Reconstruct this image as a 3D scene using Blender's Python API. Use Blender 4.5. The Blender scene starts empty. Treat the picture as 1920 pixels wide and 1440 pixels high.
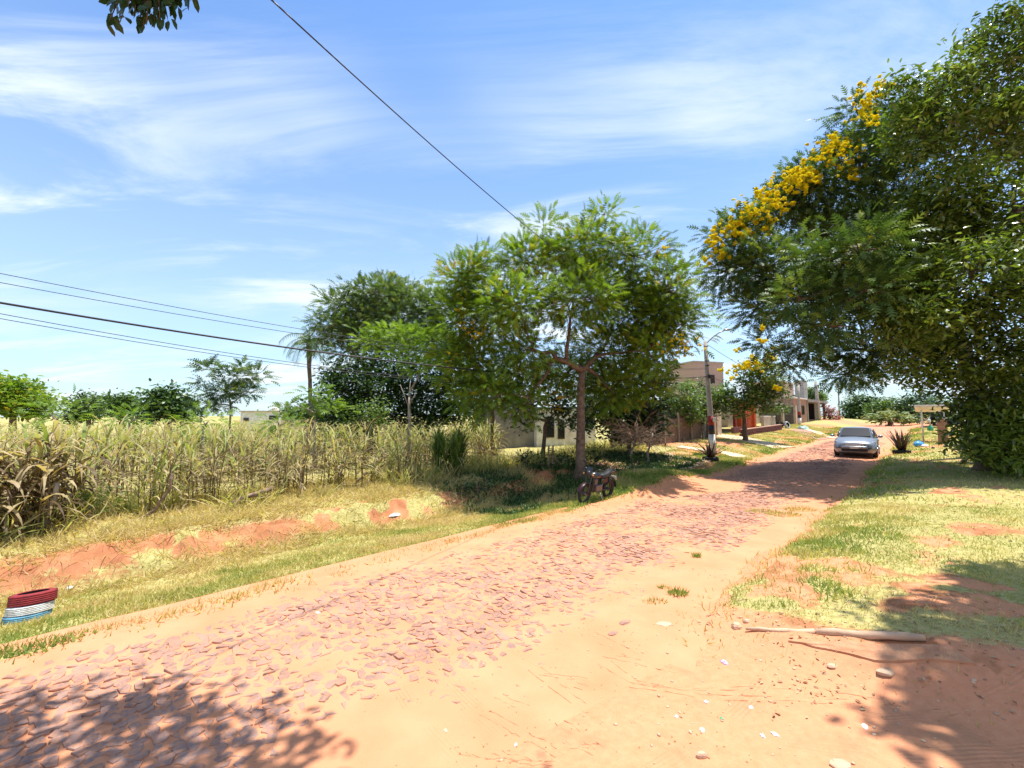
import bpy, bmesh, math, random
import numpy as np
from mathutils import Vector, Matrix, Euler

random.seed(7)
rng = np.random.default_rng(7)
scene = bpy.context.scene
COL = scene.collection
R2 = math.sqrt(2.0)

# ------------------------------------------------------------------ camera
CAM_Z = 2.4
PITCH = math.atan(60 / 800)
cam = bpy.data.cameras.new("camera")
cam.sensor_width = 36.0
cam.lens = 15.0
cam.clip_start = 0.05
cam.clip_end = 3000
cam_o = bpy.data.objects.new("camera", cam)
COL.objects.link(cam_o)
cam_o.location = (0, 0, CAM_Z)
cam_o.rotation_euler = (math.radians(90) + PITCH, 0, 0)
scene.camera = cam_o

# ------------------------------------------------------------------ light
SUN_EL = math.radians(79)
SUN_AZ = math.radians(62)          # direction towards the sun, clockwise from +Y
w = bpy.data.worlds.new("World")
scene.world = w
w.use_nodes = True
nt = w.node_tree
nt.nodes.clear()
N = nt.nodes.new
L = nt.links.new
out = N('ShaderNodeOutputWorld')
bg = N('ShaderNodeBackground')
bg.inputs['Strength'].default_value = 0.078
sky = N('ShaderNodeTexSky')
sky.sky_type = 'NISHITA'
sky.sun_disc = False
sky.sun_elevation = SUN_EL
sky.sun_rotation = SUN_AZ
sky.air_density = 1.1
sky.dust_density = 0.6
sky.ozone_density = 2.2
# thin cirrus, laid out on a high flat layer
tc = N('ShaderNodeTexCoord')
sep = N('ShaderNodeSeparateXYZ')
L(tc.outputs['Generated'], sep.inputs[0])
zc = N('ShaderNodeMath'); zc.operation = 'MAXIMUM'; zc.inputs[1].default_value = 0.0
L(sep.outputs['Z'], zc.inputs[0])
za = N('ShaderNodeMath'); za.operation = 'ADD'; za.inputs[1].default_value = 0.14
L(zc.outputs[0], za.inputs[0])
dx = N('ShaderNodeMath'); dx.operation = 'DIVIDE'; L(sep.outputs['X'], dx.inputs[0]); L(za.outputs[0], dx.inputs[1])
dy = N('ShaderNodeMath'); dy.operation = 'DIVIDE'; L(sep.outputs['Y'], dy.inputs[0]); L(za.outputs[0], dy.inputs[1])
cmb = N('ShaderNodeCombineXYZ'); L(dx.outputs[0], cmb.inputs[0]); L(dy.outputs[0], cmb.inputs[1])
mp = N('ShaderNodeMapping')
mp.inputs['Rotation'].default_value = (0, 0, math.radians(-14))
mp.inputs['Scale'].default_value = (0.75, 2.1, 1)
mp.inputs['Location'].default_value = (3.1, 0.4, 0)
L(cmb.outputs[0], mp.inputs[0])
n1 = N('ShaderNodeTexNoise'); n1.inputs['Scale'].default_value = 0.9; n1.inputs['Detail'].default_value = 9
n1.inputs['Roughness'].default_value = 0.62; n1.inputs['Distortion'].default_value = 0.7
L(mp.outputs[0], n1.inputs['Vector'])
n2 = N('ShaderNodeTexNoise'); n2.inputs['Scale'].default_value = 0.55; n2.inputs['Detail'].default_value = 3
L(cmb.outputs[0], n2.inputs['Vector'])
r1 = N('ShaderNodeMapRange'); r1.interpolation_type = 'SMOOTHSTEP'
r1.inputs['From Min'].default_value = 0.42; r1.inputs['From Max'].default_value = 0.66
L(n1.outputs['Fac'], r1.inputs['Value'])
r2 = N('ShaderNodeMapRange'); r2.interpolation_type = 'SMOOTHSTEP'
r2.inputs['From Min'].default_value = 0.33; r2.inputs['From Max'].default_value = 0.66
L(n2.outputs['Fac'], r2.inputs['Value'])
mm = N('ShaderNodeMath'); mm.operation = 'MULTIPLY'; L(r1.outputs[0], mm.inputs[0]); L(r2.outputs[0], mm.inputs[1])
# an even milky veil that thickens to the horizon
hz = N('ShaderNodeMapRange'); hz.interpolation_type = 'SMOOTHSTEP'
hz.inputs['From Min'].default_value = 0.75; hz.inputs['From Max'].default_value = -0.02
hz.inputs['To Min'].default_value = 0.05; hz.inputs['To Max'].default_value = 0.46
L(sep.outputs['Z'], hz.inputs['Value'])
cl = N('ShaderNodeMath'); cl.operation = 'MULTIPLY_ADD'; cl.inputs[1].default_value = 1.0; cl.use_clamp = True
L(mm.outputs[0], cl.inputs[0]); L(hz.outputs[0], cl.inputs[2])
mix = N('ShaderNodeMix'); mix.data_type = 'RGBA'
mix.inputs['B'].default_value = (7.6, 8.5, 9.2, 1)
L(cl.outputs[0], mix.inputs['Factor'])
skg = N('ShaderNodeMix'); skg.data_type = 'RGBA'; skg.blend_type = 'MULTIPLY'
skg.inputs['Factor'].default_value = 1.0
skg.inputs['B'].default_value = (.98, 1.42, 1.85, 1)
L(sky.outputs[0], skg.inputs['A'])
L(skg.outputs['Result'], mix.inputs['A'])
L(mix.outputs['Result'], bg.inputs['Color'])
L(bg.outputs[0], out.inputs[0])

sun = bpy.data.lights.new("sun", 'SUN')
sun.energy = 5.0
sun.angle = math.radians(0.53)
sun.color = (1.0, 0.955, 0.88)
sun_o = bpy.data.objects.new("sun", sun)
COL.objects.link(sun_o)
sd = Vector((math.sin(SUN_AZ) * math.cos(SUN_EL), math.cos(SUN_AZ) * math.cos(SUN_EL), math.sin(SUN_EL)))
sun_o.rotation_euler = sd.to_track_quat('Z', 'Y').to_euler()
sun_o.location = sd * 50

vs = scene.view_settings
vs.view_transform = 'Standard'
vs.look = 'None'
vs.gamma = 1.0
vs.use_curve_mapping = False
vs.exposure = 0.74
scene.render.engine = 'CYCLES'
scene.cycles.max_bounces = 6
scene.cycles.transparent_max_bounces = 8


# ------------------------------------------------------------------ numeric helpers
def _h(ix, iy, k):
    n = (ix * 374761393 + iy * 668265263 + k * 1442695041) & 0xffffffff
    n = ((n ^ (n >> 13)) * 1274126177) & 0xffffffff
    return ((n ^ (n >> 16)) & 0xffff) / 65535.0


def vnoise(x, y, k=0):
    x = np.asarray(x, float); y = np.asarray(y, float)
    ix = np.floor(x).astype(np.int64); iy = np.floor(y).astype(np.int64)
    fx = x - ix; fy = y - iy
    fx = fx * fx * (3 - 2 * fx); fy = fy * fy * (3 - 2 * fy)
    a = _h(ix, iy, k); b = _h(ix + 1, iy, k); c = _h(ix, iy + 1, k); d = _h(ix + 1, iy + 1, k)
    return (a * (1 - fx) + b * fx) * (1 - fy) + (c * (1 - fx) + d * fx) * fy


def fbm(x, y, f=1.0, oc=4, k=0):
    v = 0; a = 0.5; tot = 0
    for i in range(oc):
        v = v + a * vnoise(np.asarray(x) * f, np.asarray(y) * f, k + i); tot += a
        a *= 0.5; f *= 2.03
    return v / tot


def sm(x, a, b):
    t = np.clip((np.asarray(x, float) - a) / (b - a), 0, 1)
    return t * t * (3 - 2 * t)


def ST(x, y):
    return (np.asarray(x) + y) / R2, (np.asarray(y) - x) / R2


def XY(s, t):
    return (s - t) / R2, (s + t) / R2


def base_s(s):
    return np.interp(s, [-60, 14, 20, 27, 45, 72, 95, 400], [0, 0, .08, .25, .62, 1.28, 1.6, 1.6])


def H(x, y, fine=True):
    x = np.asarray(x, float); y = np.asarray(y, float)
    s, t = ST(x, y)
    zr = base_s(s)
    wob = (fbm(x, y, .7, 3, 5) - .5) * .7
    tt = t + wob * np.where((t > 1) & (t < 8), 1, .5)
    near = np.interp(tt, [6.35, 6.6, 7.6, 8.9, 9.8, 10.3, 11.0, 12, 60], [-.06, .01, -.1, -.28, -.3, .0, .2, .26, .35])
    far = np.interp(tt, [6.35, 6.7, 8, 10, 12, 16, 60], [-.06, .02, .16, .32, .45, .5, .6])
    kb = sm(s, 11, 20)
    left = near * (1 - kb) + far * kb
    rb = np.interp(-tt, [-2.45, -2.2, -1.8, -1.2, 0, 2, 6, 60], [-.06, .01, .14, .26, .38, .5, .55, .6])
    rn = np.interp(-tt, [-2.45, -2.2, -1.0, 0, 3, 60], [-.06, .005, .04, .1, .28, .6])
    kr = sm(s - .5 * wob, 4.7, 5.6)
    right = rn * (1 - kr) + rb * kr
    z = zr + np.where(t > 4.4, left, right)
    # mound under the big tree with rubble on its right
    mx, my = 3.4, 15.4
    z = z + .55 * np.exp(-(((x - mx) / 3.2) ** 2 + ((y - my) / 1.7) ** 2))
    off = np.clip(np.maximum(t - 6.5, 2.3 - t) * 2, 0, 1)
    z = z + (fbm(x, y, .55, 3, 11) - .5) * .12 * off
    if fine:
        z = z + (fbm(x, y, 3.1, 3, 21) - .5) * .05 * off
        bankm = np.exp(-((tt - 10.3) / .6) ** 2) * (1 - kb)
        z = z + (fbm(x, y, 2.2, 4, 31) - .5) * .62 * bankm
    return z


def RZ(x, y):
    """height of the road sheet"""
    s, t = ST(x, y)
    z = base_s(s) + (fbm(x, y, .8, 3, 41) - .5) * .03
    sand = (1 - sm(t, 3.0, 3.5))
    z = z + (fbm(x, y, 5.0, 3, 45) - .5) * .022 * sand
    return z


CP, SP = math.cos(PITCH), math.sin(PITCH)


def ray(px, py):
    a = (px - 960) / 800.0; b = -(py - 720) / 800.0
    return a, CP - b * SP, SP + b * CP


def P(px, py, Y):
    a, b, c = ray(px, py)
    k = Y / b
    return Vector((a * k, Y, CAM_Z + c * k))


def G(px, py):
    """the point of the ground seen at this place of the photograph"""
    a, b, c = ray(px, py)
    Ys = np.geomspace(1.5, 300, 5000)
    k = Ys / b
    X = a * k; Z = CAM_Z + c * k
    g = np.maximum(H(X, Ys, False), base_s(ST(X, Ys)[0]) - 5)
    i = int(np.argmax(Z <= g)) if np.any(Z <= g) else len(Ys) - 1
    return Vector((float(X[i]), float(Ys[i]), float(H(X[i], Ys[i]))))


def gz(x, y):
    s, t = ST(x, y)
    h = float(H(x, y))
    if 2 < t < 6.8:
        h = max(h, float(RZ(x, y)))
    return h


# ------------------------------------------------------------------ object helpers
def tag(o, label=None, cat=None, group=None, kind=None):
    if label: o['label'] = label
    if cat: o['category'] = cat
    if group: o['group'] = group
    if kind: o['kind'] = kind
    return o


def thing(name, label, cat, loc=(0, 0, 0), rz=0, group=None):
    o = bpy.data.objects.new(name, None)
    o.empty_display_size = .2
    COL.objects.link(o)
    o.location = loc
    o.rotation_euler = (0, 0, rz)
    return tag(o, label, cat, group)


def link(name, me, parent=None, loc=None, rot=None):
    o = bpy.data.objects.new(name, me)
    COL.objects.link(o)
    if parent: o.parent = parent
    if loc is not None: o.location = loc
    if rot is not None: o.rotation_euler = rot
    return o


def copy_tree(o, parent=None):
    c = o.copy()
    COL.objects.link(c)
    if parent: c.parent = parent
    for ch in KIDS.get(o.name, []):
        copy_tree(ch, c)
    return c


KIDS = {}


class MB:
    def __init__(s):
        s.v = []; s.f = []; s.M = Matrix.Identity(4); s.sm = []

    def _add(s, vs_, fs, smooth=False):
        b = len(s.v)
        s.v += [tuple(s.M @ Vector(q)) for q in vs_]
        s.f += [tuple(b + i for i in f) for f in fs]
        s.sm += [smooth] * len(fs)

    def box(s, c, d, rz=0, top=1.0, rx=0, ry=0):
        hx, hy, hz = d[0] / 2, d[1] / 2, d[2] / 2
        m = Euler((rx, ry, rz)).to_matrix()
        vv = []
        for z, k in ((-hz, 1), (hz, top)):
            for x, y in ((-hx, -hy), (hx, -hy), (hx, hy), (-hx, hy)):
                q = m @ Vector((x * k, y * k, z)); vv.append((q.x + c[0], q.y + c[1], q.z + c[2]))
        s._add(vv, [(0, 3, 2, 1), (4, 5, 6, 7), (0, 1, 5, 4), (1, 2, 6, 5), (2, 3, 7, 6), (3, 0, 4, 7)])
        return s

    def tube(s, pts, rad, n=8, cap=True):
        pts = [Vector(p) for p in pts]
        if not hasattr(rad, '__len__'): rad = [rad] * len(pts)
        vv = []; prev = None
        for i, p in enumerate(pts):
            a = pts[max(0, i - 1)]; b = pts[min(len(pts) - 1, i + 1)]
            d = (b - a)
            d = d.normalized() if d.length > 1e-9 else Vector((0, 0, 1))
            if prev is None:
                u = d.orthogonal().normalized()
            else:
                u = prev - d * prev.dot(d)
                u = u.normalized() if u.length > 1e-6 else d.orthogonal().normalized()
            prev = u
            v_ = d.cross(u)
            for k in range(n):
                an = 2 * math.pi * k / n
                vv.append(tuple(p + (u * math.cos(an) + v_ * math.sin(an)) * rad[i]))
        ff = []
        for i in range(len(pts) - 1):
            for k in range(n):
                a = i * n + k; b = i * n + (k + 1) % n
                ff.append((a, b, b + n, a + n))
        if cap:
            ff.append(tuple(range(n - 1, -1, -1)))
            ff.append(tuple(range((len(pts) - 1) * n, len(pts) * n)))
        s._add(vv, ff, True)
        return s

    def lathe(s, prof, n=16, c=(0, 0, 0), axis='Z'):
        vv = []
        for r, z in prof:
            for k in range(n):
                a = 2 * math.pi * k / n
                q = (r * math.cos(a), r * math.sin(a), z)
                if axis == 'Y': q = (q[0], q[2], q[1])
                if axis == 'X': q = (q[2], q[0], q[1])
                vv.append((q[0] + c[0], q[1] + c[1], q[2] + c[2]))
        ff = []
        for i in range(len(prof) - 1):
            for k in range(n):
                a = i * n + k; b = i * n + (k + 1) % n
                ff.append((a, b, b + n, a + n))
        s._add(vv, ff, True)
        return s

    def loft(s, rings, closed=True, cap=True, smooth=True):
        n = len(rings[0]); vv = [q for r in rings for q in r]; ff = []
        for i in range(len(rings) - 1):
            for k in range(n if closed else n - 1):
                a = i * n + k; b = i * n + (k + 1) % n
                ff.append((a, b, b + n, a + n))
        if cap:
            ff.append(tuple(range(n - 1, -1, -1))); ff.append(tuple(range((len(rings) - 1) * n, len(rings) * n)))
        s._add(vv, ff, smooth)
        return s

    def ell(s, c, r, n=10, m=7):
        pr = [(math.sin(math.pi * i / m), -math.cos(math.pi * i / m)) for i in range(m + 1)]
        vv = []
        for a, z in pr:
            for k in range(n):
                t = 2 * math.pi * k / n
                vv.append((c[0] + r[0] * a * math.cos(t), c[1] + r[1] * a * math.sin(t), c[2] + r[2] * z))
        ff = []
        for i in range(m):
            for k in range(n):
                a = i * n + k; b = i * n + (k + 1) % n
                ff.append((a, b, b + n, a + n))
        s._add(vv, ff, True)
        return s

    def poly(s, pts, th=None, nrm=None):
        """flat plate with thickness"""
        if th is None:
            s._add(pts, [tuple(range(len(pts)))])
            return s
        n = len(pts); nr = Vector(nrm) * th
        vv = list(pts) + [tuple(Vector(q) + nr) for q in pts]
        ff = [tuple(range(n - 1, -1, -1)), tuple(range(n, 2 * n))]
        for k in range(n): ff.append((k, (k + 1) % n, n + (k + 1) % n, n + k))
        s._add(vv, ff)
        return s

    def mesh(s, name, mat):
        me = bpy.data.meshes.new(name)
        me.from_pydata(s.v, [], s.f)
        me.polygons.foreach_set('use_smooth', s.sm)
        if mat: me.materials.append(mat)
        me.update()
        return me

    def build(s, name, mat, parent=None, bevel=0):
        me = s.mesh(name, mat)
        o = link(name, me, parent)
        if parent is not None: KIDS.setdefault(parent.name, []).append(o)
        if bevel:
            b = o.modifiers.new('bevel', 'BEVEL'); b.width = bevel; b.segments = 2; b.limit_method = 'ANGLE'
        return o


def npmesh(name, V, F, mat, attr=None, smooth=False):
    """V (n,3), F (m,3|4); attr: dict name->(n,) point floats"""
    me = bpy.data.meshes.new(name)
    V = np.ascontiguousarray(V, dtype=np.float32); F = np.ascontiguousarray(F, dtype=np.int32)
    k = F.shape[1]
    me.vertices.add(len(V)); me.vertices.foreach_set('co', V.ravel())
    me.loops.add(F.size); me.loops.foreach_set('vertex_index', F.ravel())
    me.polygons.add(len(F)); me.polygons.foreach_set('loop_start', np.arange(0, F.size, k, dtype=np.int32))
    try:
        me.polygons.foreach_set('loop_total', np.full(len(F), k, dtype=np.int32))
    except Exception:
        pass
    if smooth: me.polygons.foreach_set('use_smooth', np.ones(len(F), dtype=bool))
    if attr:
        for a, val in attr.items():
            at = me.attributes.new(a, 'FLOAT', 'POINT')
            at.data.foreach_set('value', np.ascontiguousarray(val, dtype=np.float32))
    if mat: me.materials.append(mat)
    me.update(calc_edges=True)
    return me


def npobj(name, V, F, mat, parent=None, attr=None, smooth=False):
    o = link(name, npmesh(name, V, F, mat, attr, smooth), parent)
    if parent is not None: KIDS.setdefault(parent.name, []).append(o)
    return o


def unit(a):
    return a / np.maximum(np.linalg.norm(a, axis=-1, keepdims=True), 1e-9)


def frames(d, up):
    """rotation matrices whose X axis is d and Z is near up"""
    x = unit(d); y = unit(np.cross(up, x)); z = np.cross(x, y)
    return np.stack([x, y, z], axis=-1)


def scatter(tv, tf, pos, Rm, size, tint=None, ttint=None):
    """copies a template; returns V,F,tint per vertex"""
    n = len(pos); k = len(tv)
    sz = np.asarray(size, float)
    if sz.ndim == 1: sz = sz[:, None]
    V = np.einsum('nij,nkj->nki', Rm, tv[None] * np.broadcast_to(sz[:, None, :], (n, 1, sz.shape[-1]))) + pos[:, None]
    F = tf[None] + (np.arange(n) * k)[:, None, None]
    T = np.zeros((n, k)) if tint is None else np.repeat(np.asarray(tint)[:, None], k, 1)
    if ttint is not None: T = np.clip(T + ttint[None], 0, 1)
    return V.reshape(-1, 3), F.reshape(-1, tf.shape[1]), T.ravel()


# leaf templates (X = along the leaf, unit length)
T_BROAD = (np.array([(0, 0, 0), (.45, .2, .05), (1, 0, -.06), (.45, -.2, .05)]), np.array([(0, 1, 2), (0, 2, 3)]))
T_OVAL = (np.array([(0, 0, 0), (.3, .2, .05), (.7, .18, .03), (1, 0, -.06), (.7, -.18, .03), (.3, -.2, .05)]),
          np.array([(0, 1, 5), (1, 2, 4), (1, 4, 5), (2, 3, 4)]))


T_LANCE = (T_OVAL[0] * np.array([1, .72, 1.3]), T_OVAL[1])


def t_frond(pairs=5, arch=.3, wid=.27, cut=.42):
    v = []; f = []
    for i in range(pairs):
        u0 = .08 + .9 * i / pairs; u1 = u0 + .9 / pairs * .9
        z0 = arch * (u0 - u0 * u0 * 1.5); z1 = arch * (u1 - u1 * u1 * 1.5)
        ln = wid * math.sin(math.pi * (.18 + .74 * i / (pairs - 1))) + .04
        for sg in (-1, 1):
            b = len(v)
            v += [(u0, 0, z0), (u1, 0, z1), (u1 + ln * .45 * .5, sg * ln, z1 - .1 * ln - .02)]
            f.append((b, b + 1, b + 2) if sg > 0 else (b + 1, b, b + 2))
    b = len(v); v += [(.9, -.03, arch * -.4), (.9, .03, arch * -.4), (1.08, 0, arch * -.62)]; f.append((b, b + 1, b + 2))
    return np.array(v), np.array(f)


T_FROND = t_frond()
T_FROND_S = t_frond(4, .3, .26)


def t_blade(seg=1, bend=.3, wd=.06):
    v = []; f = []
    for i in range(seg + 1):
        u = i / (seg + 1)
        v += [(bend * u * u, -wd * (1 - u * .6), u), (bend * u * u, wd * (1 - u * .6), u)]
    for i in range(seg):
        a = 2 * i; f += [(a, a + 1, a + 3), (a, a + 3, a + 2)]
    v.append((bend * 1.1, 0, 1.0)); n = len(v) - 1
    f.append((n - 2, n - 1, n))
    return np.array(v, float), np.array(f)


T_BLADE = t_blade(1)
T_BLADE3 = t_blade(3, .7, .035)
T_FLOWER = (np.array([(-.5, 0, -.2), (.5, 0, -.2), (0, 0, 1), (0, -.5, -.2), (0, .5, -.2), (0, 0, .9), (-.4, -.4, 0), (.4, .4, 0),
                      (.1, -.1, .7), (-.4, .4, 0), (.4, -.4, 0), (-.1, .1, .6)]),
            np.array([(0, 1, 2), (3, 4, 5), (6, 7, 8), (9, 10, 11)]))


# ------------------------------------------------------------------ materials
def newmat(name):
    m = bpy.data.materials.new(name); m.use_nodes = True
    t = m.node_tree
    return m, t, t.nodes['Principled BSDF'], t.nodes['Material Output']


def mat(name, col, rough=.7, metal=0, spec=.4, var=.15, vscale=8, bump=0, bscale=40, col2=None, emit=None):
    m, t, b, o = newmat(name)
    n = t.nodes.new; l = t.links.new
    b.inputs['Roughness'].default_value = rough
    b.inputs['Metallic'].default_value = metal
    b.inputs['Specular IOR Level'].default_value = spec
    co = n('ShaderNodeTexCoord')
    no = n('ShaderNodeTexNoise'); no.inputs['Scale'].default_value = vscale; no.inputs['Detail'].default_value = 5
    l(co.outputs['Object'], no.inputs['Vector'])
    rp = n('ShaderNodeValToRGB')
    c2 = col2 or tuple(c * (1 - var * 2) for c in col)
    rp.color_ramp.elements[0].position = .3; rp.color_ramp.elements[0].color = (*c2, 1)
    rp.color_ramp.elements[1].position = .65; rp.color_ramp.elements[1].color = (*[min(1, c * (1 + var * .5)) for c in col], 1)
    l(no.outputs['Fac'], rp.inputs[0]); l(rp.outputs[0], b.inputs['Base Color'])
    if bump:
        n2 = n('ShaderNodeTexNoise'); n2.inputs['Scale'].default_value = bscale; n2.inputs['Detail'].default_value = 4
        l(co.outputs['Object'], n2.inputs['Vector'])
        bp = n('ShaderNodeBump'); bp.inputs['Strength'].default_value = bump; bp.inputs['Distance'].default_value = .02
        l(n2.outputs['Fac'], bp.inputs['Height']); l(bp.outputs[0], b.inputs['Normal'])
    return m


def leafmat(name, cols, rough=.45, spec=.35, trans=.35, tcol=None):
    """cols: dark..light ramp over the per-leaf 'tint'"""
    m, t, b, o = newmat(name)
    n = t.nodes.new; l = t.links.new
    at = n('ShaderNodeAttribute'); at.attribute_name = 'tint'
    rp = n('ShaderNodeValToRGB'); cr = rp.color_ramp
    while len(cr.elements) < len(cols): cr.elements.new(.5)
    for i, c in enumerate(cols):
        cr.elements[i].position = i / (len(cols) - 1); cr.elements[i].color = (*c, 1)
    l(at.outputs['Fac'], rp.inputs[0]); l(rp.outputs[0], b.inputs['Base Color'])
    b.inputs['Roughness'].default_value = rough; b.inputs['Specular IOR Level'].default_value = spec
    tr = n('ShaderNodeBsdfTranslucent')
    mu = n('ShaderNodeMix'); mu.data_type = 'RGBA'; mu.blend_type = 'MULTIPLY'; mu.inputs['Factor'].default_value = 1
    mu.inputs['B'].default_value = (*(tcol or (1.5, 1.5, .7)), 1)
    l(rp.outputs[0], mu.inputs['A']); l(mu.outputs['Result'], tr.inputs['Color'])
    ms = n('ShaderNodeMixShader'); ms.inputs[0].default_value = trans
    l(b.outputs[0], ms.inputs[1]); l(tr.outputs[0], ms.inputs[2]); l(ms.outputs[0], o.inputs['Surface'])
    return m


M_GRASS = leafmat('grass_blades', [(.58, .45, .25), (.50, .43, .18), (.34, .35, .11), (.20, .27, .07)], .6, .15, .4)
M_CANE = leafmat('cane_leaves', [(.10, .06, .03), (.47, .37, .21), (.36, .36, .14), (.21, .29, .065), (.08, .14, .03)], .5, .25, .35)
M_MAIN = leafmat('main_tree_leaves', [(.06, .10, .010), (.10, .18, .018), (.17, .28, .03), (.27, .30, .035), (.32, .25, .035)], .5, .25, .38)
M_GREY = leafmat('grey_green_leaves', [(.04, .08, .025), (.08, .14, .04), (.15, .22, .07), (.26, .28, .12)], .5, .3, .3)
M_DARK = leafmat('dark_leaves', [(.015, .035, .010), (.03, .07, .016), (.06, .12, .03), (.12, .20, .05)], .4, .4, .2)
M_MID = leafmat('mid_leaves', [(.03, .06, .015), (.06, .115, .025), (.11, .19, .04), (.19, .27, .07)], .45, .35, .3)
M_YT = leafmat('flowering_tree_leaves', [(.025, .055, .014), (.055, .11, .024), (.12, .19, .04), (.22, .29, .06)], .5, .3, .25)
M_MANGO = leafmat('glossy_leaves', [(.045, .075, .012), (.10, .145, .022), (.17, .23, .035), (.32, .38, .09)], .27, .7, .32, (1.3, 1.5, .6))
M_LIME = leafmat('lime_leaves', [(.08, .14, .02), (.15, .25, .03), (.24, .34, .05)], .5, .25, .4)
M_FLOW = leafmat('yellow_flowers', [(.74, .60, .01), (.82, .72, .02), (.86, .80, .06)], .6, .1, .4, (1.1, 1.0, .5))
M_PINK = leafmat('pink_flowers', [(.25, .09, .1), (.42, .16, .16), (.35, .3, .15)], .6, .1, .3, (1, 1, 1))
M_DRY = leafmat('dry_leaves', [(.13, .065, .035), (.30, .16, .09), (.5, .36, .22)], .7, .1, .2, (1.1, 1, .8))
M_SPIKE = leafmat('spiky_leaves', [(.035, .02, .02), (.10, .035, .035), (.16, .17, .06)], .45, .4, .1)
M_BARK = mat('bark', (.17, .12, .085), .9, vscale=9, bump=.8, bscale=25, col2=(.07, .045, .03))
M_BARKG = mat('grey_bark', (.33, .29, .24), .9, vscale=7, bump=.6, bscale=25, col2=(.16, .13, .1))
M_DEAD = mat('dead_wood', (.32, .22, .15), .9, vscale=10, bump=.8, bscale=30, col2=(.10, .06, .045))
M_CONC = mat('concrete', (.42, .39, .34), .85, vscale=4, bump=.3, bscale=60, col2=(.28, .25, .21))
M_DRIVE = mat('drive_concrete', (.62, .48, .33), .9, vscale=3, bump=.2, bscale=60, col2=(.50, .36, .23))
M_WHITE = mat('white_paint', (.72, .70, .66), .7, vscale=3, col2=(.55, .51, .45))
M_RED = mat('red_paint', (.30, .025, .02), .6, vscale=5)
M_BLACK = mat('black_paint', (.02, .02, .022), .5)
M_RUB = mat('rubber', (.022, .021, .021), .8, vscale=20, bump=.2)
M_STEEL = mat('steel', (.35, .35, .36), .35, metal=.8)
M_DSTEEL = mat('dark_iron', (.05, .045, .045), .5, metal=.3)
M_CHROME = mat('chrome', (.7, .7, .72), .15, metal=1, var=.02)


def brickmat(name, c1, c2, mortar, scale=4.0, rot=0):
    m, t, b, o = newmat(name)
    n = t.nodes.new; l = t.links.new
    co = n('ShaderNodeTexCoord'); mpn = n('ShaderNodeMapping')
    mpn.inputs['Rotation'].default_value = (math.radians(90), 0, rot)
    br = n('ShaderNodeTexBrick'); br.inputs['Scale'].default_value = scale
    br.inputs['Color1'].default_value = (*c1, 1); br.inputs['Color2'].default_value = (*c2, 1)
    br.inputs['Mortar'].default_value = (*mortar, 1); br.inputs['Mortar Size'].default_value = .018
    l(co.outputs['Object'], mpn.inputs[0]); l(mpn.outputs[0], br.inputs['Vector'])
    l(br.outputs['Color'], b.inputs['Base Color']); b.inputs['Roughness'].default_value = .9
    bp = n('ShaderNodeBump'); bp.inputs['Strength'].default_value = .4; bp.inputs['Distance'].default_value = .01
    l(br.outputs['Fac'], bp.inputs['Height']); bp.invert = True; l(bp.outputs[0], b.inputs['Normal'])
    return m


M_BRICK = brickmat('brick_wall', (.40, .20, .13), (.30, .14, .09), (.35, .28, .22))
M_BRICKP = brickmat('pale_brick', (.46, .29, .23), (.38, .23, .18), (.42, .36, .3))
M_BRICKM = brickmat('maroon_brick', (.16, .035, .03), (.11, .02, .02), (.2, .1, .08))
M_ORANGE = mat('orange_paint', (.55, .085, .02), .7, vscale=3)
M_BEIGE = mat('beige_render', (.52, .42, .31), .85, vscale=2, col2=(.40, .31, .22))
M_GREYW = mat('grey_render', (.27, .25, .23), .9, vscale=2, bump=.3, col2=(.18, .16, .15))
M_PANE = mat('dark_glass', (.02, .022, .025), .12, spec=.6, var=.05)
M_INT = mat('interior_shade_paint', (.04, .028, .025), .9)  # near-black colour stands in for the shade inside porch and garage
M_PLANK = mat('weathered_board', (.20, .13, .085), .85, vscale=6, bump=.3, col2=(.10, .06, .04))
M_ROOF = mat('zinc_roof', (.55, .56, .58), .4, metal=.3)


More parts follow.
